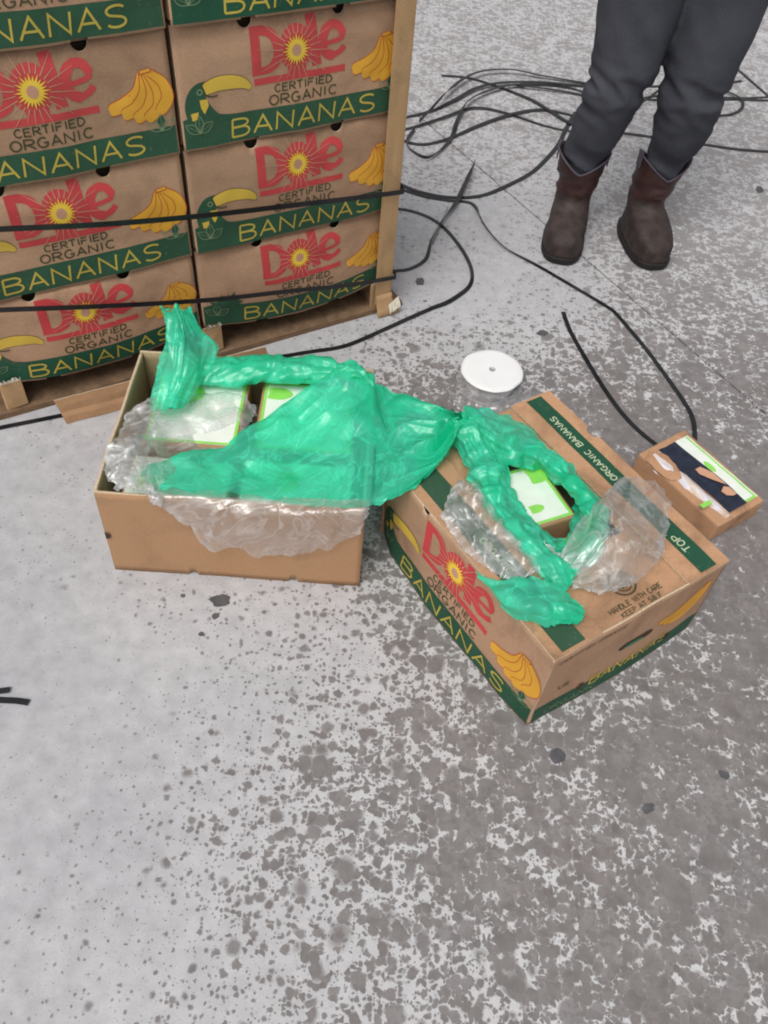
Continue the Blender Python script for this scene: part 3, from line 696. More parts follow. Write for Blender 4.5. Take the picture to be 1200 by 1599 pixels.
_dirs = [(Vector((_rc.gauss(0, 1), _rc.gauss(0, 1), _rc.gauss(0, .7))).normalized(), _rc.uniform(.7, 1.3), _rc.uniform(0, 9)) for _ in range(14)]
def crumple(p, s, f=26):
    """flat facets between straight sharp creases: folded triangle waves in scattered directions, about 0..1"""
    x, y, z = p; k = int(s * 3) % 7; o = 0; w = .9 * mn.noise((x * f * .25, y * f * .25, s))
    for i, (m, a) in enumerate(((.22, 1.0), (.37, .62), (.58, .42), (.95, .26), (1.5, .15))):
        d, q, ph = _dirs[(i + k) % 14]; t = (d.x * x + d.y * y + d.z * z) * f * m * q + ph + w * (1 + .5 * i)
        tri = abs((t % 2) - 1); o += a * tri * (.55 + .9 * abs(mn.noise((x * f * .3 + i * 3, y * f * .3, s + i))) * 2)
    return o / 2.2
def over(p):
    """keep the sheets above the two boxes' rims and lid"""
    m = -1
    l_ = Matrix.Rotation(-rad(37.08), 3, 'Z') @ (Vector(p) - Vector((.2979, .7358, 0)))
    if -.012 < l_.x < .41 and -.01 < l_.y < .52: m = .2325
    q = Matrix.Rotation(-rad(2.69), 3, 'Z') @ (Vector(p) - Vector((-.5163, .9758, 0)))
    if -.01 < q.x < .495 and -.02 < q.y < .40:
        e = min(abs(q.x), abs(q.x - .4834), abs(q.y + .002), abs(q.y - .3877)); m = max(m, .239 - max(0, e - .008) * 1.0)
    return m
def g3(rows): return [[P(*q) for q in r] for r in rows]

# ------------------------------------------------------------------ opened crate (left)
LO, LYW, LW, LD, LH = Vector((-.5163, .9758, 0)), rad(2.69), .4834, .3877, .234
tray = thing('open_crate', 'plain brown open cardboard crate spilling green and clear plastic wrap', 'box', LO, LYW)
def crate_face(name, Lx, M, notches, seed, side=KR_L):
    def F(x, y, off):
        b = .0025 * nz(x * 5 + seed, y * 6, seed, 2) * math.sin(math.pi * min(1, max(0, x / Lx)))
        return M(x, b + off, y - (.003 * math.sin(x * 7 + seed) if y > LH * .9 else 0))
    return face_panel(name, Lx, LH, F, side, tray, notches, thick=.0055, nr=.0095, rag=.0006)
crate_face('front_wall', LW, lambda x, o, z: (x, -o, z), [(.155, 'b'), (.352, 'b')], 1.3)
crate_face('back_wall', LW, lambda x, o, z: (LW - x, LD + o, z), [(.2, 'b')], 2.3, KR_IN)
crate_face('side_wall', LD - .011, lambda x, o, z: (-o + .0, LD - .0055 - x, z), [(.2, 'b')], 3.1, KR_IN)
crate_face('side_wall', LD - .011, lambda x, o, z: (LW + o, .0055 + x, z), [(.2, 'b')], 4.4, KR_IN)
boxes('floor_panel', [(.007, LW - .007, .007, LD - .007, .003, .008)], KR_IN, tray)
# small green mark / slot by the lower left corner
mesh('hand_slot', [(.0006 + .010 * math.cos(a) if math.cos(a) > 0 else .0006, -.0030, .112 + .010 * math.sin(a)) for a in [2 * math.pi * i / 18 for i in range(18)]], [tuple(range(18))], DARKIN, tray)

def package(name, label, loc, rz, sx, sy, sz, tilt=(0, 0), group=None, border=True, lime=((.15, .6, .45, .85), (.5, .3, .8, .5))):
    r = thing(name, label, 'package', loc, rz, group); r.rotation_euler = (rad(tilt[0]), rad(tilt[1]), rz)
    boxes('wrapped_block', [(0, sx, 0, sy, 0, sz)], KR_L, r, .005)
    boxes('label', [(.006, sx - .006, .006, sy - .006, sz + .0006, sz + .0014)], I_WHITE, r)
    p = Print(); F = lambda x, y, o: (x, y, sz + .0018 + o)
    if border: p.stroke([(.009, .009), (sx - .009, .009), (sx - .009, sy - .009), (.009, sy - .009)], .006, I_LIME, .0001, True)
    for a, b, c, d in lime:
        x0, x1, y0, y1 = a * sx, c * sx, b * sy, d * sy; mx, my = (x0 + x1) / 2, (y0 + y1) / 2
        p.fan((mx, my), [(mx + (x1 - x0) / 2 * math.cos(t) * (1 + .25 * math.cos(3 * t)), my + (y1 - y0) / 2 * math.sin(t) * (1 + .2 * math.cos(2 * t))) for t in [2 * math.pi * i / 20 for i in range(20)]], I_LIME, .0003)
    p.build('label_print', F, r); return r
cL = lambda x, y, z: LO + Matrix.Rotation(LYW, 3, 'Z') @ Vector((x, y, z))
GPK = 'white and green packages in the opened crate'
package('package', 'white package with green edging under clear film at the back left of the opened crate', cL(.045, .160, .140), LYW, .185, .200, .062, lime=((.2, .55, .5, .9),))
package('package', 'white package in the middle of the opened crate, part covered by the green sheet', cL(.258, .160, .140), LYW + .01, .195, .200, .062, lime=((.05, .7, .3, .92),))
package('package', 'front left package of the opened crate, beneath the crumpled film', cL(.030, .018, .125), LYW - .02, .200, .125, .060, border=False, lime=((.1, .3, .3, .6),))
package('package', 'front right package of the opened crate, pale under the green sheet', cL(.245, .015, .136), LYW, .215, .125, .062, border=False, lime=((.3, .3, .5, .8),))
boxes('filler_block', [(.012, LW - .012, .012, LD - .012, .012, .122)], KR_IN, tray, .003)

bagL = thing('green_bag', 'torn green plastic bag draped across the opened crate and over to the banana box', 'bag', cL(.25, .2, .24))
def par(o, p):
    o.parent = p; o.matrix_parent_inverse = Matrix.Translation(-Vector(p.location)) if True else o.matrix_parent_inverse
    return o
def mfold(u, v, p):
    # u: rows back->front ; v: left->right ; folds fan out from the pinch and gather at the right end
    wr = max(0, min(1, (v - .5) / .3)); wl = 1 - wr; w = .5 * mn.noise((v * 5, u * 3, 1.0))
    d = .019 * wl * (u ** .6) * ridge(v * 7 + w + u * 1.2, u * 1.2, 3.1) * (.4 + 1.2 * abs(mn.noise((v * 3, u * 2, 8)))) + .0035 * wl * u * ridge(v * 26 + w * 3, u * 2.5, 7.7)
    d += .021 * wr * ridge(u * 4 + v * 2 + w, v * 2.0, 5.2) + .004 * wr * ridge(u * 15 + w * 2, v * 3.4, 8.2)
    d += .010 * nz(p[0] * 8, p[1] * 8, 2.2, 2) + .020 * (crumple(p, 4, 40) - .4)
    return d - .004
o = sheet('green_sheet', g3([
 [(498, 596, .235), (522, 574, .262), (550, 560, .285), (572, 576, .272), (592, 600, .25), (640, 622, .238), (698, 642, .240), (722, 646, .268)],
 [(400, 652, .215), (468, 636, .232), (530, 618, .252), (575, 628, .252), (612, 646, .235), (652, 658, .240), (697, 664, .232), (723, 654, .262)],
 [(310, 706, .208), (400, 692, .214), (490, 680, .222), (560, 680, .236), (612, 690, .224), (652, 690, .240), (692, 684, .244), (722, 662, .260)],
 [(226, 736, .216), (330, 745, .208), (440, 732, .210), (530, 730, .222), (590, 735, .224), (637, 726, .242), (684, 706, .246), (720, 670, .256)],
 [(240, 774, .228), (340, 778, .236), (440, 786, .240), (520, 791, .240), (580, 790, .238), (634, 768, .238), (684, 728, .240), (716, 684, .252)]]),
 150, 220, GREENF, None, mfold, .004, 1.0, over); par(o, bagL)
# rolled edge along the back wall: a twisted tube
def tube(name, pts, rads, parent, mat, seed=0, nr=40, amp=.005, tw=7):
    c = catmull(pts, .004); n = len(c); vs = []
    for i, p in enumerate(c):
        t = (c[min(i + 1, n - 1)] - c[max(i - 1, 0)]).normalized(); s = t.cross(Vector((0, 0, 1))).normalized(); u = s.cross(t); q = i / (n - 1)
        r = np.interp(q, np.linspace(0, 1, len(rads)), rads)
        for k in range(nr):
            a = 2 * math.pi * k / nr; cx, cy = math.cos(a + q * tw * .3), math.sin(a + q * tw * .3)
            rr = r * (.85 + .1 * math.cos(2 * a)) + amp * 1.3 * (ridge(cx * 1.3 + seed, cy * 1.3, q * 2.2 + seed) - .6); rr *= .88; rr += .020 * (crumple((cx * .03 + q * .3, cy * .03 + seed, q * .2), seed, 95) - .4)
            vs.append(p + s * math.cos(a) * rr + u * math.sin(a) * rr * .8)
    fs = [(i * nr + k, i * nr + (k + 1) % nr, (i + 1) * nr + (k + 1) % nr, (i + 1) * nr + k) for i in range(n - 1) for k in range(nr)]
    ob = mesh(name, vs, fs, mat, parent, smooth=True); at = ob.data.attributes.new('gather', 'FLOAT', 'POINT'); at.data.foreach_set('value', [.45] * len(vs)); return ob
par(tube('rolled_edge', [P(258, 600, .215), P(295, 588, .225), P(345, 580, .232), P(400, 578, .235), P(455, 578, .240), P(495, 577, .248), P(535, 578, .262)], [.016, .036, .042, .039, .042, .034, .008], None, GREENF, 2.0), bagL)
par(tube('rolled_edge', [P(520, 575, .262), P(545, 578, .270), P(570, 592, .262), P(590, 612, .245)], [.008, .020, .022, .006], None, GREENF, 5.0, amp=.008), bagL)
def pfold(u, v, p): return .010 * ridge(v * 3, u * 1.5, 2.0) + .003 * ridge(v * 9, u * 3, 5.5) + .018 * (crumple(p, 2, 40) - .4) - .004
o = sheet('upright_scrap', g3([
 [(258, 478, .345), (268, 486, .350), (278, 474, .36), (287, 484, .352), (293, 480, .345)],
 [(262, 505, .318), (272, 508, .330), (285, 505, .335), (300, 506, .325), (312, 512, .310)],
 [(264, 543, .285), (275, 545, .300), (290, 543, .305), (315, 540, .285), (340, 546, .262)],
 [(250, 590, .245), (266, 592, .262), (284, 592, .268), (300, 592, .255), (312, 595, .235)],
 [(236, 645, .215), (250, 642, .228), (266, 640, .236), (280, 636, .230), (290, 628, .215)]]), 110, 70, GREENF, None, pfold, .006, 3.0); par(o, bagL)

clrL = thing('clear_wrap', 'crumpled clear plastic film inside the opened crate and hanging over its front edge', 'plastic wrap', cL(.2, .0, .23))
def cfold(amp=.014, f=30, seed=0): return lambda u, v, p: amp * 1.5 * (crumple(p, seed, f * 1.9) - .35) + .006 * nz(p[0] * 12, p[1] * 12, seed)
o = sheet('film_bunch', g3([
 [(205, 640, .236), (240, 622, .240), (300, 616, .205), (365, 618, .198), (402, 640, .196)],
 [(186, 690, .240), (225, 670, .250), (290, 655, .212), (345, 658, .205), (385, 668, .198)],
 [(174, 730, .242), (215, 708, .242), (262, 698, .215), (310, 700, .200), (352, 692, .198)],
 [(182, 766, .240), (218, 762, .242), (246, 772, .238), (290, 742, .21), (322, 732, .200)]]), 120, 150, CLEARF, None, cfold(.016, 22, 1.0), .010, 5.0); par(o, clrL)
o = sheet('film_bunch', g3([
 [(196, 655, .236), (222, 640, .246), (250, 640, .235)],
 [(178, 700, .244), (205, 690, .262), (236, 690, .236)],
 [(168, 735, .244), (196, 728, .262), (228, 730, .240)],
 [(186, 762, .240), (208, 764, .250), (240, 776, .240)]]), 90, 70, CLEARW, None, cfold(.015, 44, 7.0), .010, 6.0); par(o, clrL)
fo = cL(0, -.012, 0); fn = Matrix.Rotation(LYW, 3, 'Z') @ Vector((0, -1, 0)); fo2 = cL(0, -.022, 0)
fr = lambda u, v, k=0: PL(u, v, fo if k == 0 else fo2, fn)
o = sheet('front_drape', [
 [P(225, 752, .236), P(300, 762, .232), P(380, 770, .238), P(460, 776, .240), P(520, 780, .240), P(575, 778, .238)],
 [P(228, 766, .243), P(300, 774, .245), P(380, 781, .245), P(460, 786, .245), P(525, 789, .245), P(578, 786, .245)],
 [fr(232, 774), fr(292, 790), fr(355, 800, 1), fr(440, 806, 1), fr(520, 802, 1), fr(577, 796)],
 [fr(238, 778), fr(286, 804), fr(350, 826, 1), fr(440, 838, 1), fr(516, 828, 1), fr(572, 808)],
 [fr(243, 781), fr(284, 812), fr(345, 850), fr(432, 866), fr(500, 858), fr(563, 832)]], 80, 190, CLEARF, None,
 lambda u, v, p: .007 * u * ridge(v * 8 + u * 2.5, u * 1.5, 4.0) + .020 * (crumple(p, 3.0, 48) - .3) * (.3 + u) - .002, .007, 8.0); par(o, clrL)

# ------------------------------------------------------------------ closed banana box (right, lid cut open)
RO, RYW, RW, RL, RH = Vector((.2979, .7358, 0)), rad(37.08), .4069, .5084, .2226
rb = thing('banana_box', 'scuffed banana box standing apart from the stack, green bag spilling from its cut lid', 'box', RO, RYW)
def FS(x, y, off):   # long side, seen from the left
    t = y / .234; xx = x * RL / .5; s = math.sin(math.pi * min(1, max(0, x / .5)))
    crush = max(0, 1 - x / .06)
    b = .012 * s * (1 - t) + .0035 * nz(x * 7, y * 7, 4.4, 2) + .003 * (1 - t) - .016 * crush * (1 - t) * .8
    return (-(b + off), RL - xx - (.012 * crush * (1 - t)), y * RH / .234)
face_panel('lid_side', .5, .234, FS, KR, rb, [(.141, 't'), (.345, 'b')], nr=.010, rag=.001)
for nm, fn_ in PRINTS: fn_().build(nm, FS, rb)
def FE(x, y, off):
    s = math.sin(math.pi * min(1, max(0, x / RW))); t = y / RH
    return (x, -(.006 * s * (1 - t) + .0025 * nz(x * 7, y * 7, 9.4, 2) + off), y)
face_panel('lid_end', RW, RH, FE, KR, rb, [], rag=.001)
pe = Print()
pe.grid(.003, RW - .003, lambda x: .004, lambda x: .052 + .012 * math.exp(-((x - .385) / .03) ** 2), I_GREEN, .0005, 30, 4)
text(pe, 'BANANAS', .128, .040, .322, .040, .026, .0042, I_YEL, .0013)
text(pe, 'ORGANIC', .03, .016, .15, .016, .018, .0016, I_LEAF, .0013)
text(pe, 'US', .045, .088, .068, .088, .013, .002, I_DK)
text(pe, 'CERTIFIED ORGANIC', .016, .199, .165, .199, .006, .0013, I_DK)
pe.build('printed_lettering', FE, rb)
pb = Print()
for i, (t, m1, m2) in enumerate([((.270, .128), (.310, .128), (.350, .150)), ((.285, .115), (.325, .116), (.362, .145)), ((.305, .104), (.342, .108), (.372, .140))]):
    pts = densify([t, m1, m2, (.380, .180)], 5); n = len(pts); w = [.003 + .015 * math.sin(math.pi * min(1, .06 + .8 * (k / (n - 1)) ** .55)) for k in range(n)]
    pb.stroke(pts, [q + .003 for q in w], I_OUT, .0007 + .00012 * i); pb.stroke(pts, w, I_BAN, .00076 + .00012 * i)
pb.build('printed_bananas', FE, rb)
ph = Print()
sl = [(.217 + (.042 * math.cos(a)) , .117 + .013 * math.sin(a) * (1 + .25 * math.cos(a * 2))) for a in [2 * math.pi * i / 26 for i in range(26)]]
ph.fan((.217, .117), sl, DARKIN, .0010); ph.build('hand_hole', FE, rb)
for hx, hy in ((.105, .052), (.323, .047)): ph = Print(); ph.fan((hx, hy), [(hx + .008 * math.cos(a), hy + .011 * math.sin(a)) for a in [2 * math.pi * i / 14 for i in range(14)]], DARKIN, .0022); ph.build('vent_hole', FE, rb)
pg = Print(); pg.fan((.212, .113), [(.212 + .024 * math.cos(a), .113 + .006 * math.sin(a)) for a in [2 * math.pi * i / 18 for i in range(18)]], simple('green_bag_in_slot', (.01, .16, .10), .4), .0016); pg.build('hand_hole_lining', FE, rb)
boxes('lid_back', [(.004, RW - .001, RL - .006, RL - .001, .002, RH - .006)], KR, rb); boxes('lid_side_far', [(RW - .006, RW - .001, .002, RL - .007, .002, RH - .006)], KR, rb)
boxes('tray_bottom', [(.010, RW - .012, .010, RL - .012, .006, .075)], KR_IN, rb)
# top: two flaps and a sunk middle with the opening; slightly warped, real thickness
def top_panel(name, x0, x1, y0, y1, z, mat, hole=None, warp=.002, notch=None, seed=0):
    xs = sorted(set(np.linspace(x0, x1, 16).round(5)) | ({hole[0], hole[1]} if hole else set())); ys = sorted(set(np.linspace(y0, y1, 34).round(5)) | ({hole[2], hole[3]} if hole else set()))
    if notch: ys = sorted(set(ys) | {round(notch[1] + notch[2] * math.sin(k / 6 * math.pi / 2), 5) for k in range(-6, 7)})
    V, fs, mi = [], [], []; nx, ny = len(xs), len(ys)
    for th in (0, .0045):
        for x in xs:
            for y in ys:
                X_ = x
                if notch:
                    q = notch[2] ** 2 - (y - notch[1]) ** 2
                    if q > 0 and x > x1 - .02: X_ = min(x, x1 - math.sqrt(q) * .8)
                V.append((X_, y, z - th + warp * nz(x * 8, y * 8, seed, 2)))
    n = nx * ny; gone = set()
    for i in range(nx - 1):
        for j in range(ny - 1):
            if hole and hole[0] - 1e-6 <= xs[i] and xs[i + 1] <= hole[1] + 1e-6 and hole[2] - 1e-6 <= ys[j] and ys[j + 1] <= hole[3] + 1e-6: gone.add((i, j))
    ok = lambda i, j: 0 <= i < nx - 1 and 0 <= j < ny - 1 and (i, j) not in gone
    for i in range(nx - 1):
        for j in range(ny - 1):
            if not ok(i, j): continue
            a, b, c, d = i * ny + j, (i + 1) * ny + j, (i + 1) * ny + j + 1, i * ny + j + 1
            fs += [(a, b, c, d), (n + d, n + c, n + b, n + a)]; mi += [0, 0]
            for (p, q, di, dj) in ((a, b, 0, -1), (b, c, 1, 0), (c, d, 0, 1), (d, a, -1, 0)):
                if not ok(i + di, j + dj): fs.append((q, p, n + p, n + q)); mi.append(1)
    return mesh(name, V, fs, [mat, EDGE], rb, mi)
top_panel('lid_flap', .000, .1035, .0, RL, RH + .003, KR_TOP, seed=1)
top_panel('lid_flap', .3055, RW, .0, RL, RH + .003, KR_TOP, notch=(0, .369, .016), seed=2)
top_panel('lid_centre', .098, .311, .001, RL - .001, RH - .0035, KR_TOP, (.150, .285, .150, .420), seed=3)
def FT(x, y, off): return (x, y, RH + .003 + .002 * nz(x * 8, y * 8, 1 if x < .2 else 2, 2) + off + .0003)
def FTc(x, y, off): return (x, y, RH - .0035 + .002 * nz(x * 8, y * 8, 3, 2) + off + .0003)
pt = Print(); pt.grid(.340, .379, lambda x: .006, lambda x: RL - .006, I_GREEN, .0004, 6, 60)
pt2 = Print(); pt2.grid(.020, .070, lambda x: .006, lambda x: RL - .006, I_GREEN, .0004, 8, 60); pt2.build('printed_band', FT, rb)
pt.build('printed_band', FT, rb)
tt = Print()
text(tt, 'ORGANIC', .248, .0, .335, .0, .013, .0022, I_PALE); text(tt, 'BANANAS', .350, .0, .440, .0, .013, .0022, I_PALE)
tt.build('printed_lettering', lambda x, y, off: FT(.363 - y, x, off), rb)
tt = Print(); text(tt, 'TOP', .053, .0, .092, .0, .015, .0022, I_PALE); tt.build('printed_lettering', lambda x, y, off: FT(.363 - y, x, off), rb)
t2 = Print(); text(t2, 'ORGANIC BANANAS', .25, .0, .44, .0, .013, .0022, I_PALE); t2.build('printed_lettering', lambda x, y, off: FT(.038 + y, RL - x, off), rb)
hc = Print(); text(hc, 'HANDLE WITH CARE', .143, .021, .262, .021, .010, .0018, I_DK); text(hc, 'KEEP AT 58 F', .158, .007, .250, .007, .0085, .0016, I_DK)
for r_, w_ in ((.024, .0035), (.016, .002)): hc.stroke(arc(.204, .062, r_, r_, 0, 348, 28), w_, I_DK, .0010, True)
for k in range(3):
    a = 90 + 120 * k; hc.stroke([(.204 + .011 * math.cos(rad(a - 40)), .062 + .011 * math.sin(rad(a - 40))), (.204 + .004 * math.cos(rad(a)), .062 + .004 * math.sin(rad(a))), (.204 + .011 * math.cos(rad(a + 30)), .062 + .011 * math.sin(rad(a + 30)))], .0035, I_DK, .0011)
hc.build('printed_lettering', FTc, rb)
rR = lambda x, y, z: RO + Matrix.Rotation(RYW, 3, 'Z') @ Vector((x, y, z))
pa, pb_, pc = P(818, 832, .207), P(902, 806, .207), P(768, 742, .207); px_ = pb_ - pa
package('package', 'white package with lime green marks showing through the opening of the separate banana box', (pa.x, pa.y, .140), math.atan2(px_.y, px_.x), px_.length, (pc - pa).length, .067, lime=((.62, .62, .98, .95), (.30, .20, .55, .36)))
package('package', 'brown sided package lower in the opening of the separate banana box', rR(.150, .125, .105), RYW + rad(4), .125, .080, .080, lime=())
boxes('tray_fill', [(.012, .120, .012, RL - .014, .080, .150)], KR_IN, rb)

bagR = thing('green_bag', 'bright green plastic bag ringing the lid opening of the separate banana box', 'bag', rR(.2, .3, .24))
zr = RH + .004
def topz(p):
    l_ = Matrix.Rotation(-RYW, 3, 'Z') @ (Vector(p) - RO)
    return zr + .001 if (-.002 < l_.x < RW and 0 < l_.y < RL and not (.155 < l_.x < .280 and .155 < l_.y < .415)) else .15
def rfold(u, v, p): return .008 * ridge(v * 2.2 + u * 2, u * 3.0, 6.0) + .003 * ridge(v * 8 + u * 3, u * 6, 1.5) + .019 * (crumple(p, 5, 68) - .38) + .008 * nz(p[0] * 16, p[1] * 16, 4.0, 2)
def gz(rows): return [[P(u, v, z) for (u, v, z) in r] for r in rows]
o = sheet('bag_fold', gz([
 [(712, 650, .262), (717, 658, .268), (724, 662, .270), (732, 662, .266)],
 [(713, 690, .238), (728, 688, .262), (744, 686, .265), (760, 684, .250)],
 [(730, 728, .234), (748, 722, .258), (768, 720, .255), (788, 730, .235)],
 [(750, 764, .232), (764, 760, .255), (778, 758, .248), (790, 752, .215)],
 [(772, 805, .232), (784, 800, .255), (796, 796, .242), (806, 790, .200)],
 [(812, 853, .232), (822, 843, .252), (832, 834, .240), (838, 825, .200)],
 [(842, 893, .232), (862, 878, .250), (876, 866, .240), (884, 854, .200)],
 [(880, 935, .232), (892, 912, .242), (904, 895, .240), (914, 876, .215)]]), 190, 60, GREENF, None, rfold, .005, 11.0, topz); par(o, bagR)
o = sheet('bag_fold', gz([
 [(724, 642, .262), (722, 650, .270), (720, 658, .268), (718, 666, .262)],
 [(762, 640, .242), (753, 655, .265), (746, 670, .262), (742, 685, .245)],
 [(802, 663, .232), (800, 684, .262), (798, 704, .255), (794, 726, .235)],
 [(852, 700, .230), (848, 708, .252), (843, 716, .245), (838, 726, .215)],
 [(900, 748, .230), (890, 750, .252), (878, 746, .240), (866, 738, .205)],
 [(934, 785, .230), (922, 788, .250), (910, 782, .240), (898, 772, .205)],
 [(942, 825, .230), (926, 830, .250), (916, 822, .240), (908, 800, .200)],
 [(918, 885, .232), (905, 880, .248), (900, 868, .240), (900, 846, .205)]]), 190, 60, GREENF, None, rfold, .005, 12.0, topz); par(o, bagR)
o = sheet('torn_scrap', gz([
 [(742, 896, .228), (790, 908, .236), (850, 908, .245), (885, 928, .243), (910, 948, .236)],
 [(752, 906, .232), (792, 922, .245), (842, 926, .250), (880, 942, .246), (912, 957, .236)],
 [(772, 926, .234), (798, 942, .244), (842, 950, .247), (876, 958, .242), (906, 964, .234)],
 [(784, 948, .222), (812, 966, .220), (856, 973, .226), (880, 970, .230), (900, 966, .231)]]), 70, 120, GREENF, None,
 lambda u, v, p: .007 * ridge(u * 3 + v, v * 2, 3.3) + .020 * (crumple(p, 8, 48) - .35), .006, 13.0, topz); par(o, bagR)

clrR = thing('clear_wrap', 'clear plastic film bunched round the green bag on the separate banana box', 'plastic wrap', rR(.1, .3, .24))
o = sheet('film_bunch', gz([
 [(697, 790, .229), (708, 766, .236), (730, 750, .240), (752, 746, .238)],
 [(694, 812, .230), (716, 802, .246), (746, 792, .250), (772, 786, .242)],
 [(722, 856, .229), (746, 842, .246), (774, 828, .248), (800, 815, .242)],
 [(764, 890, .229), (792, 872, .244), (820, 856, .246), (842, 845, .240)],
 [(806, 912, .229), (834, 898, .236), (862, 886, .238), (884, 878, .236)]]), 150, 110, CLEARW, None, cfold(.017, 48, 4.0), .011, 14.0, topz); par(o, clrR)
o = sheet('film_billow', gz([
 [(880, 872, .240), (900, 832, .250), (936, 785, .250), (975, 752, .245)],
 [(884, 890, .242), (922, 860, .275), (968, 808, .290), (1012, 756, .262)],
 [(892, 905, .238), (942, 888, .272), (998, 846, .285), (1046, 796, .250)],
 [(894, 918, .230), (940, 914, .240), (1000, 905, .245), (1032, 850, .236)]]), 120, 120, CLEARF, None,
 lambda u, v, p: .012 * ridge(u * 5 + v * 2, v * 2, 7.1) + .030 * (crumple(p, 9.0, 30) - .35) - .004, .007, 15.0, topz); par(o, clrR)

# ------------------------------------------------------------------ small torn package
ca = P(1108, 846, 0.0); cx_ = (P(1188, 800, .0) - ca); cx_.z = 0; cW = cx_.length; cyaw = math.atan2(cx_.y, cx_.x)
tb = P(1066, 684, .055) - P(1123, 821, .055); CWd = .150; CD = .245; CH = .055
sp_ = thing('torn_package', 'small brown package with navy and white and lime face, torn open at its left edge', 'package', ca, cyaw)
boxes('wrapped_block', [(0, CWd, 0, CD, 0, CH)], KR_TOP, sp_, .006, .002)
FPk = lambda x, y, o_: (x, y, CH + .0012 + o_ + .001 * nz(x * 20, y * 20, 1, 2))
pk = Print()
pk.grid(.100, .140, lambda y: .014, lambda y: CD - .018, I_WHITE, .0004, 4, 20)
pk.stroke([(.134, .016), (.134, CD - .02)], .005, I_LIME, .0008); pk.stroke([(.102, .017), (.136, .017)], .006, I_LIME, .0010)
pk.fan((.112, .13), [(.112 + .008 * math.cos(t), .13 + .018 * math.sin(t)) for t in [2 * math.pi * i / 14 for i in range(14)]], I_LIME, .0009)
pk.build('label', FPk, sp_)
def pkz(x, y): return CH + .0022 + .004 * (1 + nz(x * 22, y * 12, 5.0, 3)) * .5
vs = []; nx, ny = 26, 50
for i in range(nx + 1):
    for j in range(ny + 1):
        y = .012 + (CD - .032) * j / ny; x0 = .042 + .006 * math.sin(y * 30); x1 = .100 + .004 * math.sin(y * 20); x = x0 + (x1 - x0) * i / nx
        vs.append((x, y, pkz(x, y)))
mesh('navy_cloth_panel', vs, [(i * (ny + 1) + j, (i + 1) * (ny + 1) + j, (i + 1) * (ny + 1) + j + 1, i * (ny + 1) + j + 1) for i in range(nx) for j in range(ny)], I_NAVY, sp_, smooth=True)
pp = Print()
pp.fan((.083, .105), [(.098, .070), (.098, .112), (.086, .138), (.070, .138), (.068, .122), (.082, .095)], I_PEACH, .0004)
pp.fan((.086, .052), [(.098, .040), (.098, .062), (.088, .070), (.072, .062), (.074, .048), (.086, .040)], I_PEACH, .0004)
pp.build('peach_print', lambda x, y, o_: (x, y, CH + .0075 + o_), sp_)
# torn wrapper strip hanging over the left edge
vs = []; nx, ny = 16, 60
for i in range(nx + 1):
    for j in range(ny + 1):
        y = .004 + (CD - .03) * j / ny; t = i / nx
        x = .044 - .034 * t * (.5 + 1.0 * abs(y / CD - .0)) - .006 * nz(y * 25, 1, 2.0, 3) * t; z = CH + .003 + .004 * math.sin(math.pi * t) - .030 * max(0, t - .55) ** 1.2 + .0025 * nz(y * 22, t * 2, 6.0, 2)
        vs.append((x, y, max(z, CH * .4)))
wr_, nw, lw_, bw = newmat('torn_wrapper')
tq = noise_tex(nw, lw_, 22, 5, .6, dist=1); lw_.new(ramp(nw, lw_, tq.outputs[0], [(.35, (.55, .36, .24)), (.48, (.72, .62, .55)), (.60, (.74, .74, .84)), (.75, (.8, .72, .66))]), bw.inputs[0]); bw.inputs['Roughness'].default_value = .5
bump(nw, lw_, bw, tq.outputs[0], .5, .004)
mesh('torn_wrapper', vs, [(i * (ny + 1) + j, (i + 1) * (ny + 1) + j, (i + 1) * (ny + 1) + j + 1, i * (ny + 1) + j + 1) for i in range(nx) for j in range(ny)], wr_, sp_, smooth=True)
vs = [(.022 + .020 * math.cos(a) * (1 + .35 * mn.noise((math.cos(a) * 2, math.sin(a) * 2, 3))), .185 + .040 * math.sin(a) * (1 + .3 * mn.noise((math.cos(a) * 2, math.sin(a) * 2, 7))), CH + .0085 + .002 * math.sin(3 * a)) for a in [2 * math.pi * i / 22 for i in range(22)]]
rim_ = [(x + (x - .022) * .35, y + (y - .185) * .25, CH + .0015) for x, y, z in vs]
mesh('torn_mouth', vs + rim_ + [(.022, .185, CH - .004 + .006)], [(i, (i + 1) % 22, 22 + (i + 1) % 22, 22 + i) for i in range(22)] + [((i + 1) % 22, i, 44) for i in range(22)], [KR_TOP, DARKIN], sp_, [0] * 22 + [0] * 22, True)
boxes('lime_tab', [(-.006, .022, .045, .056, CH + .013, CH + .0145)], I_LIME, sp_)

# ------------------------------------------------------------------ white reel
def lathe(name, prof, mat, parent, n=48, wob=0, seed=0):
    vs, fs = [], []; m = len(prof)
    for k in range(n):
        a = 2 * math.pi * k / n
        for r, z in prof:
            w = 1 + wob * nz(math.cos(a) * 1.3, math.sin(a) * 1.3, seed, 2); vs.append((r * w * math.cos(a), r * w * math.sin(a), z))
    fs = [(k * m + i, ((k + 1) % n) * m + i, ((k + 1) % n) * m + i + 1, k * m + i + 1) for k in range(n) for i in range(m - 1)]
    return mesh(name, vs, fs, mat, parent, smooth=False)
WHITE = simple('white_plastic', (.90, .90, .90), .4, .02, 20, .03, .4)
rc = P(769, 577, .048); rc.z = 0
reel = thing('tape_reel', 'flat round white reel with a small centre hole lying on the concrete', 'reel', rc)
lathe('top_flange', [(.0085, .042), (.0085, .0495), (.020, .0497), (.066, .0490), (.074, .0475), (.0770, .045), (.0765, .0425), (.070, .0415), (.0085, .0415)], WHITE, reel, 72, .05, 3.0)
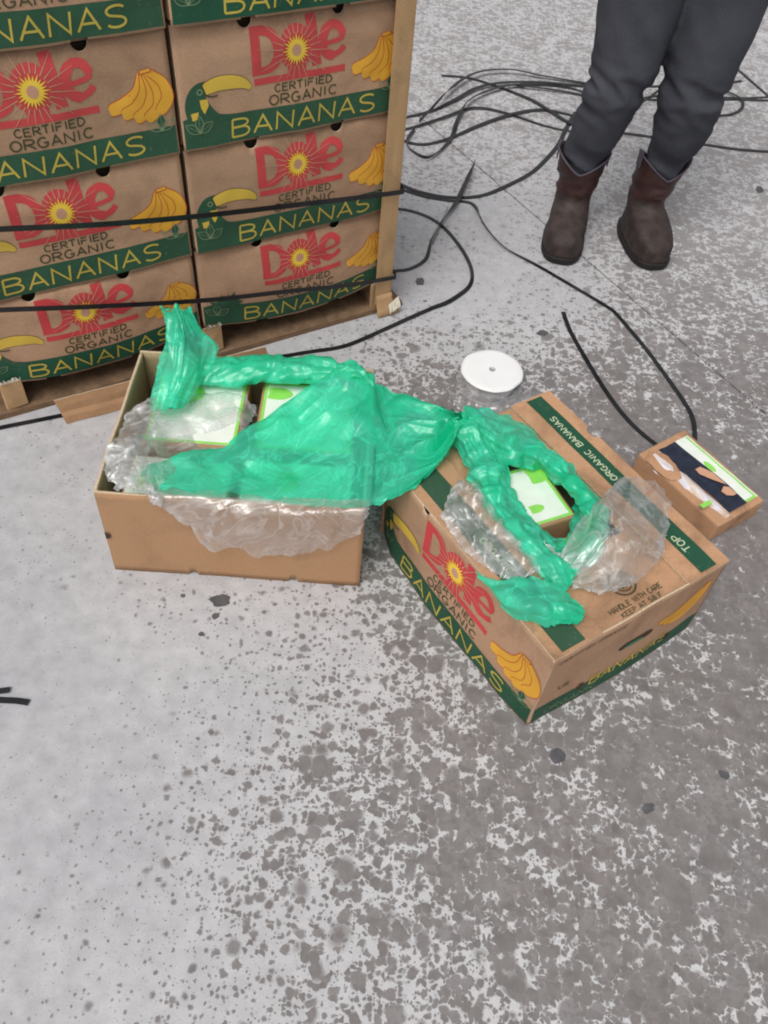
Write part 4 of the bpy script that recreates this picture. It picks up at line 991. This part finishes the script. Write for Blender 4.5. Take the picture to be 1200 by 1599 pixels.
lathe('hub', [(.0085, .004), (.0085, .0415), (.060, .0415), (.062, .036), (.060, .010), (.060, .004)], simple('wound_white_tape', (.60, .60, .62), .5, .15, 60, .4), reel, 48, .02, 5.0)
lathe('bottom_flange', [(.0085, .0015), (.0085, .005), (.080, .006), (.082, .004), (.080, .0015)], CLEARW, reel, 64, .05, 1.0)
lathe('centre_hole', [(.0001, .0008), (.0084, .0008), (.0084, .0012), (.0001, .0012)], JOINT, reel, 24)
scr = thing('film_scrap', 'shreds of clear film on the concrete just below the white reel', 'plastic wrap', P(765, 625, 0))
o = sheet('film_shred', gz([[(700, 612, .004), (740, 622, .008), (790, 620, .010), (830, 606, .006)], [(705, 625, .010), (748, 634, .024), (790, 634, .024), (828, 620, .012)], [(722, 642, .002), (756, 650, .006), (790, 646, .006), (815, 634, .003)]]), 50, 100, CLEARF, None, cfold(.014, 40, 3.0), .012, 20.0, lambda p: .002); par(o, scr)

# ------------------------------------------------------------------ person (seen to the thighs; the rest stands above the picture)
DENIM, nD, lD, bD = newmat('grey_denim')
tn = noise_tex(nD, lD, 300, 3, .6); tm = noise_tex(nD, lD, 6, 3, .5)
cD = ramp(nD, lD, tm.outputs[0], [(.3, (.047, .049, .060)), (.7, (.074, .077, .092))]); cD = mixc(nD, lD, .6, cD, ramp(nD, lD, tn.outputs[0], [(.3, (.7, .7, .7)), (.7, (1.2, 1.2, 1.2))]), 'MULTIPLY')
lD.new(cD, bD.inputs['Base Color']); bD.inputs['Roughness'].default_value = .92; bD.inputs['Specular IOR Level'].default_value = .1; bump(nD, lD, bD, tn.outputs[0], .3, .001)
LEATH = simple('worn_brown_leather', (.042, .029, .026), .62, .5, 36, .8, .35); SHAFT = simple('oxblood_leather', (.040, .017, .015), .5, .5, 20, .7, .4)
SOLE = simple('dark_sole', (.018, .016, .016), .7, .2, 60); PIPE = simple('boot_piping', (.09, .075, .10), .6, .1, 40); SKIN = simple('skin', (.45, .26, .19), .5, .05, 30); JACK = simple('dark_jacket', (.03, .032, .04), .8, .2, 20, .4); HAIR = simple('brown_hair', (.05, .03, .02), .6, .3, 60)
person = thing('person', 'person in dark grey jeans and brown pull-on boots standing on the concrete', 'person', (.58, 2.38, 0))
def skin(name, nodes, edges, mat, sub=2, disp=None, root=0):
    me = bpy.data.meshes.new(name); me.from_pydata([n[0] for n in nodes], edges, [])
    o = bpy.data.objects.new(name, me); COL.objects.link(o)
    sm = o.modifiers.new('skin', 'SKIN'); sm.use_smooth_shade = True; sm.branch_smoothing = .6
    for i, n in enumerate(nodes): sv = me.skin_vertices[0].data[i]; sv.radius = n[1]; sv.use_root = (i == root)
    s2 = o.modifiers.new('sub', 'SUBSURF'); s2.levels = sub; s2.render_levels = sub
    dg = bpy.context.evaluated_depsgraph_get(); ev = o.evaluated_get(dg); m2 = bpy.data.meshes.new_from_object(ev)
    o.modifiers.clear(); o.data = m2; m2.materials.clear(); m2.materials.append(mat)
    if disp:
        nn = [v.normal.copy() for v in m2.vertices]
        for v, nv_ in zip(m2.vertices, nn): v.co = v.co + nv_ * disp(v.co)
    m2.polygons.foreach_set('use_smooth', [True] * len(m2.polygons)); m2.update()
    par(o, person); return o
# trousers: lofted rings, two legs meeting at the seat
def ringloft(name, rings, mat, parent, n=48, disp=None, cap=False):
    """rings: (cx, cy, z, rx, ry, exponent)"""
    R_ = bicubic([[(r[0], r[1], r[2], r[3], r[4])] * 2 for r in rings], 90, 2)[:, 0]
    vs = []
    for q in R_:
        for k in range(n):
            a = 2 * math.pi * k / n; p = Vector((q[0] + q[3] * math.cos(a), q[1] + q[4] * math.sin(a), q[2]))
            if disp: p += Vector((math.cos(a), math.sin(a), 0)) * disp(p, a)
            vs.append(p)
    fs = [(i * n + k, i * n + (k + 1) % n, (i + 1) * n + (k + 1) % n, (i + 1) * n + k) for i in range(len(R_) - 1) for k in range(n)]
    if cap: fs += [tuple(range(n))[::-1], tuple(range((len(R_) - 1) * n, len(R_) * n))]
    return mesh(name, vs, fs, mat, parent, smooth=True)
def wrinkle(p, a):
    z = p.z; w = 0
    kn = math.exp(-((z - .45) / .065) ** 2); an = math.exp(-((z - .26) / .05) ** 2)
    w += kn * .018 * (ridge((z + .025 * math.sin(a + 1.2)) * 26, math.cos(a) * .6 + p.x * 2, 2.0) - .6)
    w += an * .016 * (ridge((z + .02 * math.cos(a)) * 32, math.sin(a) * .6, 5.0) - .6)
    w += .005 * nz(p.x * 10, z * 9 + math.sin(a), 3.0, 2) + .003 * (ridge(z * 9 + a * .6, a * .5, 9.0) - .6)
    return w
legs = []
for nm, rg in (('l', [(.452, 2.38, .185, .043, .048), (.455, 2.375, .255, .058, .062), (.470, 2.362, .34, .069, .074), (.480, 2.352, .42, .075, .080), (.487, 2.350, .47, .081, .085), (.492, 2.36, .55, .094, .095), (.492, 2.37, .65, .104, .105), (.494, 2.385, .76, .112, .115), (.510, 2.40, .86, .112, .120), (.53, 2.41, .93, .09, .115)]),
               ('r', [(.680, 2.392, .185, .040, .046), (.686, 2.388, .25, .052, .056), (.690, 2.37, .34, .074, .078), (.684, 2.355, .42, .082, .082), (.682, 2.352, .47, .087, .087), (.682, 2.362, .55, .096, .097), (.688, 2.37, .65, .105, .106), (.690, 2.385, .76, .112, .115), (.674, 2.40, .86, .112, .120), (.65, 2.41, .93, .09, .115)])):
    legs.append((nm, rg))
# both legs and the seat joined by a voxel remesh: one garment
objs = [ringloft('trousers', rg, DENIM, None, 56, wrinkle, True) for _, rg in legs]
objs.append(ringloft('trousers', [(.59, 2.40, .80, .10, .10), (.59, 2.405, .86, .185, .125), (.59, 2.41, .93, .195, .130), (.59, 2.41, 1.02, .170, .115)], DENIM, None, 56, None, True))
bm = bmesh.new()
for o in objs: bm.from_mesh(o.data)
tm_ = bpy.data.meshes.new('trousers'); bm.to_mesh(tm_); bm.free()
for o in objs: bpy.data.objects.remove(o)
to = bpy.data.objects.new('trousers', tm_); COL.objects.link(to); rm = to.modifiers.new('r', 'REMESH'); rm.mode = 'VOXEL'; rm.voxel_size = .0055; rm.use_smooth_shade = True
sm_ = to.modifiers.new('s', 'SMOOTH'); sm_.factor = .5; sm_.iterations = 2
dg = bpy.context.evaluated_depsgraph_get(); tme = bpy.data.meshes.new_from_object(to.evaluated_get(dg)); to.modifiers.clear(); to.data = tme; tme.materials.clear(); tme.materials.append(DENIM)
tme.polygons.foreach_set('use_smooth', [True] * len(tme.polygons)); par(to, person)
body_nodes = [((.59, 2.41, .98), (.15, .10)), ((.59, 2.41, 1.15), (.14, .10)), ((.59, 2.42, 1.34), (.17, .11)), ((.59, 2.42, 1.44), (.07, .07)), ((.59, 2.41, 1.50), (.055, .055)), ((.59, 2.40, 1.58), (.075, .085)), ((.59, 2.395, 1.66), (.075, .09)), ((.59, 2.40, 1.71), (.045, .06)),
 ((.40, 2.42, 1.36), (.06, .06)), ((.34, 2.44, 1.12), (.045, .045)), ((.40, 2.33, .96), (.035, .035)), ((.78, 2.42, 1.36), (.06, .06)), ((.84, 2.44, 1.12), (.045, .045)), ((.78, 2.33, .96), (.035, .035))]
skin('body', body_nodes, [(0, 1), (1, 2), (2, 3), (3, 4), (4, 5), (5, 6), (6, 7), (2, 8), (8, 9), (9, 10), (2, 11), (11, 12), (12, 13)], SKIN)
jn_ = [(p, (r[0] + .02, r[1] + .02)) for p, r in body_nodes[:3]] + [((.59, 2.42, 1.42), (.085, .085))] + [(p, (r[0] + .014, r[1] + .014)) for p, r in body_nodes[8:]]
skin('jacket', jn_, [(0, 1), (1, 2), (2, 3), (2, 4), (4, 5), (5, 6), (2, 7), (7, 8), (8, 9)], JACK, disp=lambda c: .006 * nz(c.x * 9, c.z * 9, 2.0, 3))
skin('hair', [((.59, 2.42, 1.72), (.06, .07)), ((.59, 2.445, 1.66), (.085, .075)), ((.59, 2.46, 1.56), (.075, .05)), ((.59, 2.47, 1.45), (.05, .03))], [(0, 1), (1, 2), (2, 3)], HAIR, disp=lambda c: .004 * nz(c.x * 60, c.z * 6, 2.0, 2))
skin('nose', [((.59, 2.315, 1.60), (.010, .010)), ((.59, 2.312, 1.575), (.015, .013))], [(0, 1)], SKIN)
for sx_ in (-.03, .03): skin('eye', [((.59 + sx_, 2.322, 1.615), (.011, .008)), ((.59 + sx_ * 1.2, 2.322, 1.615), (.010, .008))], [(0, 1)], I_WHITE, 1)
skin('mouth', [((.57, 2.322, 1.545), (.006, .006)), ((.59, 2.317, 1.545), (.008, .007)), ((.61, 2.322, 1.545), (.006, .006))], [(0, 1), (1, 2)], I_PEACH, 1)

def boot(loc, yaw, lean, sh):
    """foot along local -y, ankle at the origin; horizontal slices from sole to scalloped top"""
    e = bpy.data.objects.new('boot', None); COL.objects.link(e); par(e, person); e.location = Vector(loc); e.rotation_euler = (0, 0, yaw)
    M = 56
    def outline(a, z):
        c, s = math.cos(a), math.sin(a)   # s<0: toe side
        # foot slice
        t = z / .10
        toe = .185 * (1 - max(0, (z - .045) / .065) ** 1.5 * .62) if z < .11 else .072
        if z < .045: toe = .185
        toe = max(toe, .062)
        heel = .075 - .012 * min(1, max(0, z / .06)) + .0
        wid = .058 - .004 * min(1, z / .08)
        hl = (toe + heel) / 2; cy = (heel - toe) / 2
        ex = 3.0 if s < 0 else 2.4; r = (abs(c) ** ex + abs(s) ** ex) ** (-1 / ex)
        w = wid * (1 - .12 * max(0, s)) * (1 + .04 * math.exp(-((s + .5) / .3) ** 2))
        return Vector((c * r * w, cy + s * r * hl, z))
    def shaft(a, z):
        c, s = math.cos(a), math.sin(a); q = (z - .11) / .13
        rx, ry = .052 + .021 * q, .062 + .013 * q
        return Vector((c * rx + lean[0] * (z - .1), s * ry + .006 + lean[1] * (z - .1), z))
    def top(a): return sh + .045 * abs(math.cos(a)) ** 1.2 - .012
    vs = []; lv = [0, .012, .024, .036, .048, .060, .072, .084, .096, .108, .120]; ns = 16; allv = []
    for z in lv:
        for k in range(M):
            a = 2 * math.pi * k / M; f = outline(a, min(z, .0999) if z <= .1 else z); s_ = shaft(a, z)
            # toe cap rounds over
            b = min(1, max(0, (z - .070) / .045)); b = b * b * (3 - 2 * b); p = f.lerp(s_, b)
            if z > .03 and p.y < -.06: p.z -= .16 * max(0, (-.06 - p.y)) * min(1, (z - .03) / .05) * .5
            if z > .045 and p.y < .03: p = p + Vector((0, -.5, .7)) * (.0045 * (ridge((p.y + z) * 22 + yaw, p.x * 9, 2.0) - .6))
            allv.append(p)
    for j in range(1, ns + 1):
        for k in range(M):
            a = 2 * math.pi * k / M; z = .120 + (top(a) - .120) * j / ns; p = shaft(a, z)
            cr = .0075 * (ridge(z * 26 + .5 * math.sin(a), math.cos(a) * .8, yaw * 3) - .6) * (1.2 if z < .18 else .5)
            allv.append(p + Vector((math.cos(a), math.sin(a), 0)) * cr)
    nl = len(lv) + ns; fs = [(i * M + k, i * M + (k + 1) % M, (i + 1) * M + (k + 1) % M, (i + 1) * M + k) for i in range(nl - 1) for k in range(M)]
    V = [p + Vector((0, 0, .018)) + Vector((0, 0, 0)) for p in allv]
    for i, p in enumerate(V):
        if i // M < len(lv): V[i] = p + Vector((0, 0, .0)) + Vector((1, 1, .3)) * (.0012 * nz(p.x * 40, p.y * 40, p.z * 40 + yaw, 2))
    mi = [0 if (f[0] // M) < 10 else 1 for f in fs]
    ob = mesh('boot_upper', V, fs, [LEATH, SHAFT], e, mi, True); s2 = ob.modifiers.new('t', 'SOLIDIFY'); s2.thickness = .003
    # sole with welt and heel
    sv, sf = [], []
    for z, g in ((0, -.002), (.006, .003), (.020, .004), (.0225, .001)):
        for k in range(M):
            a = 2 * math.pi * k / M; p = outline(a, 0); n_ = Vector((p.x, p.y * .6, 0)).normalized(); p = p + n_ * g; p.z = z
            if z < .006 and -.035 < p.y < .02: p.z = .006
            sv.append(p)
    sf = [(i * M + k, i * M + (k + 1) % M, (i + 1) * M + (k + 1) % M, (i + 1) * M + k) for i in range(3) for k in range(M)] + [tuple(range(M))[::-1], tuple(range(3 * M, 4 * M))]
    mesh('sole', sv, sf, SOLE, e)
    # piping along the scalloped rim
    rim = [shaft(2 * math.pi * k / M, top(2 * math.pi * k / M)) + Vector((math.cos(2 * math.pi * k / M), math.sin(2 * math.pi * k / M), 0)) * .001 + Vector((0, 0, .018)) for k in range(M)]
    pv, pf = [], []; 
    for k, p in enumerate(rim):
        o_ = Vector((math.cos(2 * math.pi * k / M), math.sin(2 * math.pi * k / M), 0))
        for q in range(6): b = 2 * math.pi * q / 6; pv.append(p + o_ * math.cos(b) * .0028 + Vector((0, 0, math.sin(b) * .0028)))
    pf = [(k * 6 + q, k * 6 + (q + 1) % 6, ((k + 1) % M) * 6 + (q + 1) % 6, ((k + 1) % M) * 6 + q) for k in range(M) for q in range(6)]
    mesh('piping', pv, pf, PIPE, e, smooth=True)
    # two pull tabs
    for sx_ in (-1, 1):
        p = shaft(0 if sx_ > 0 else math.pi, .21); zt = top(0) + .018
        boxes('pull_tab', [(p.x - .002 + sx_ * .003, p.x + .002 + sx_ * .003, p.y - .013, p.y + .013, zt - .035, zt + .010)], PIPE, e, .001)
    return e
def toeyaw(toe, ank): d = Vector((toe[0] - ank[0], toe[1] - ank[1])); return math.atan2(d.y, d.x) + math.pi / 2
b1 = (.452, 2.385); b2 = (.668, 2.405)
boot((*b1, 0), toeyaw((.425, 2.19), b1), (.0, 0), .206); boot((*b2, 0), toeyaw((.715, 2.20), b2), (.15, 0), .204)
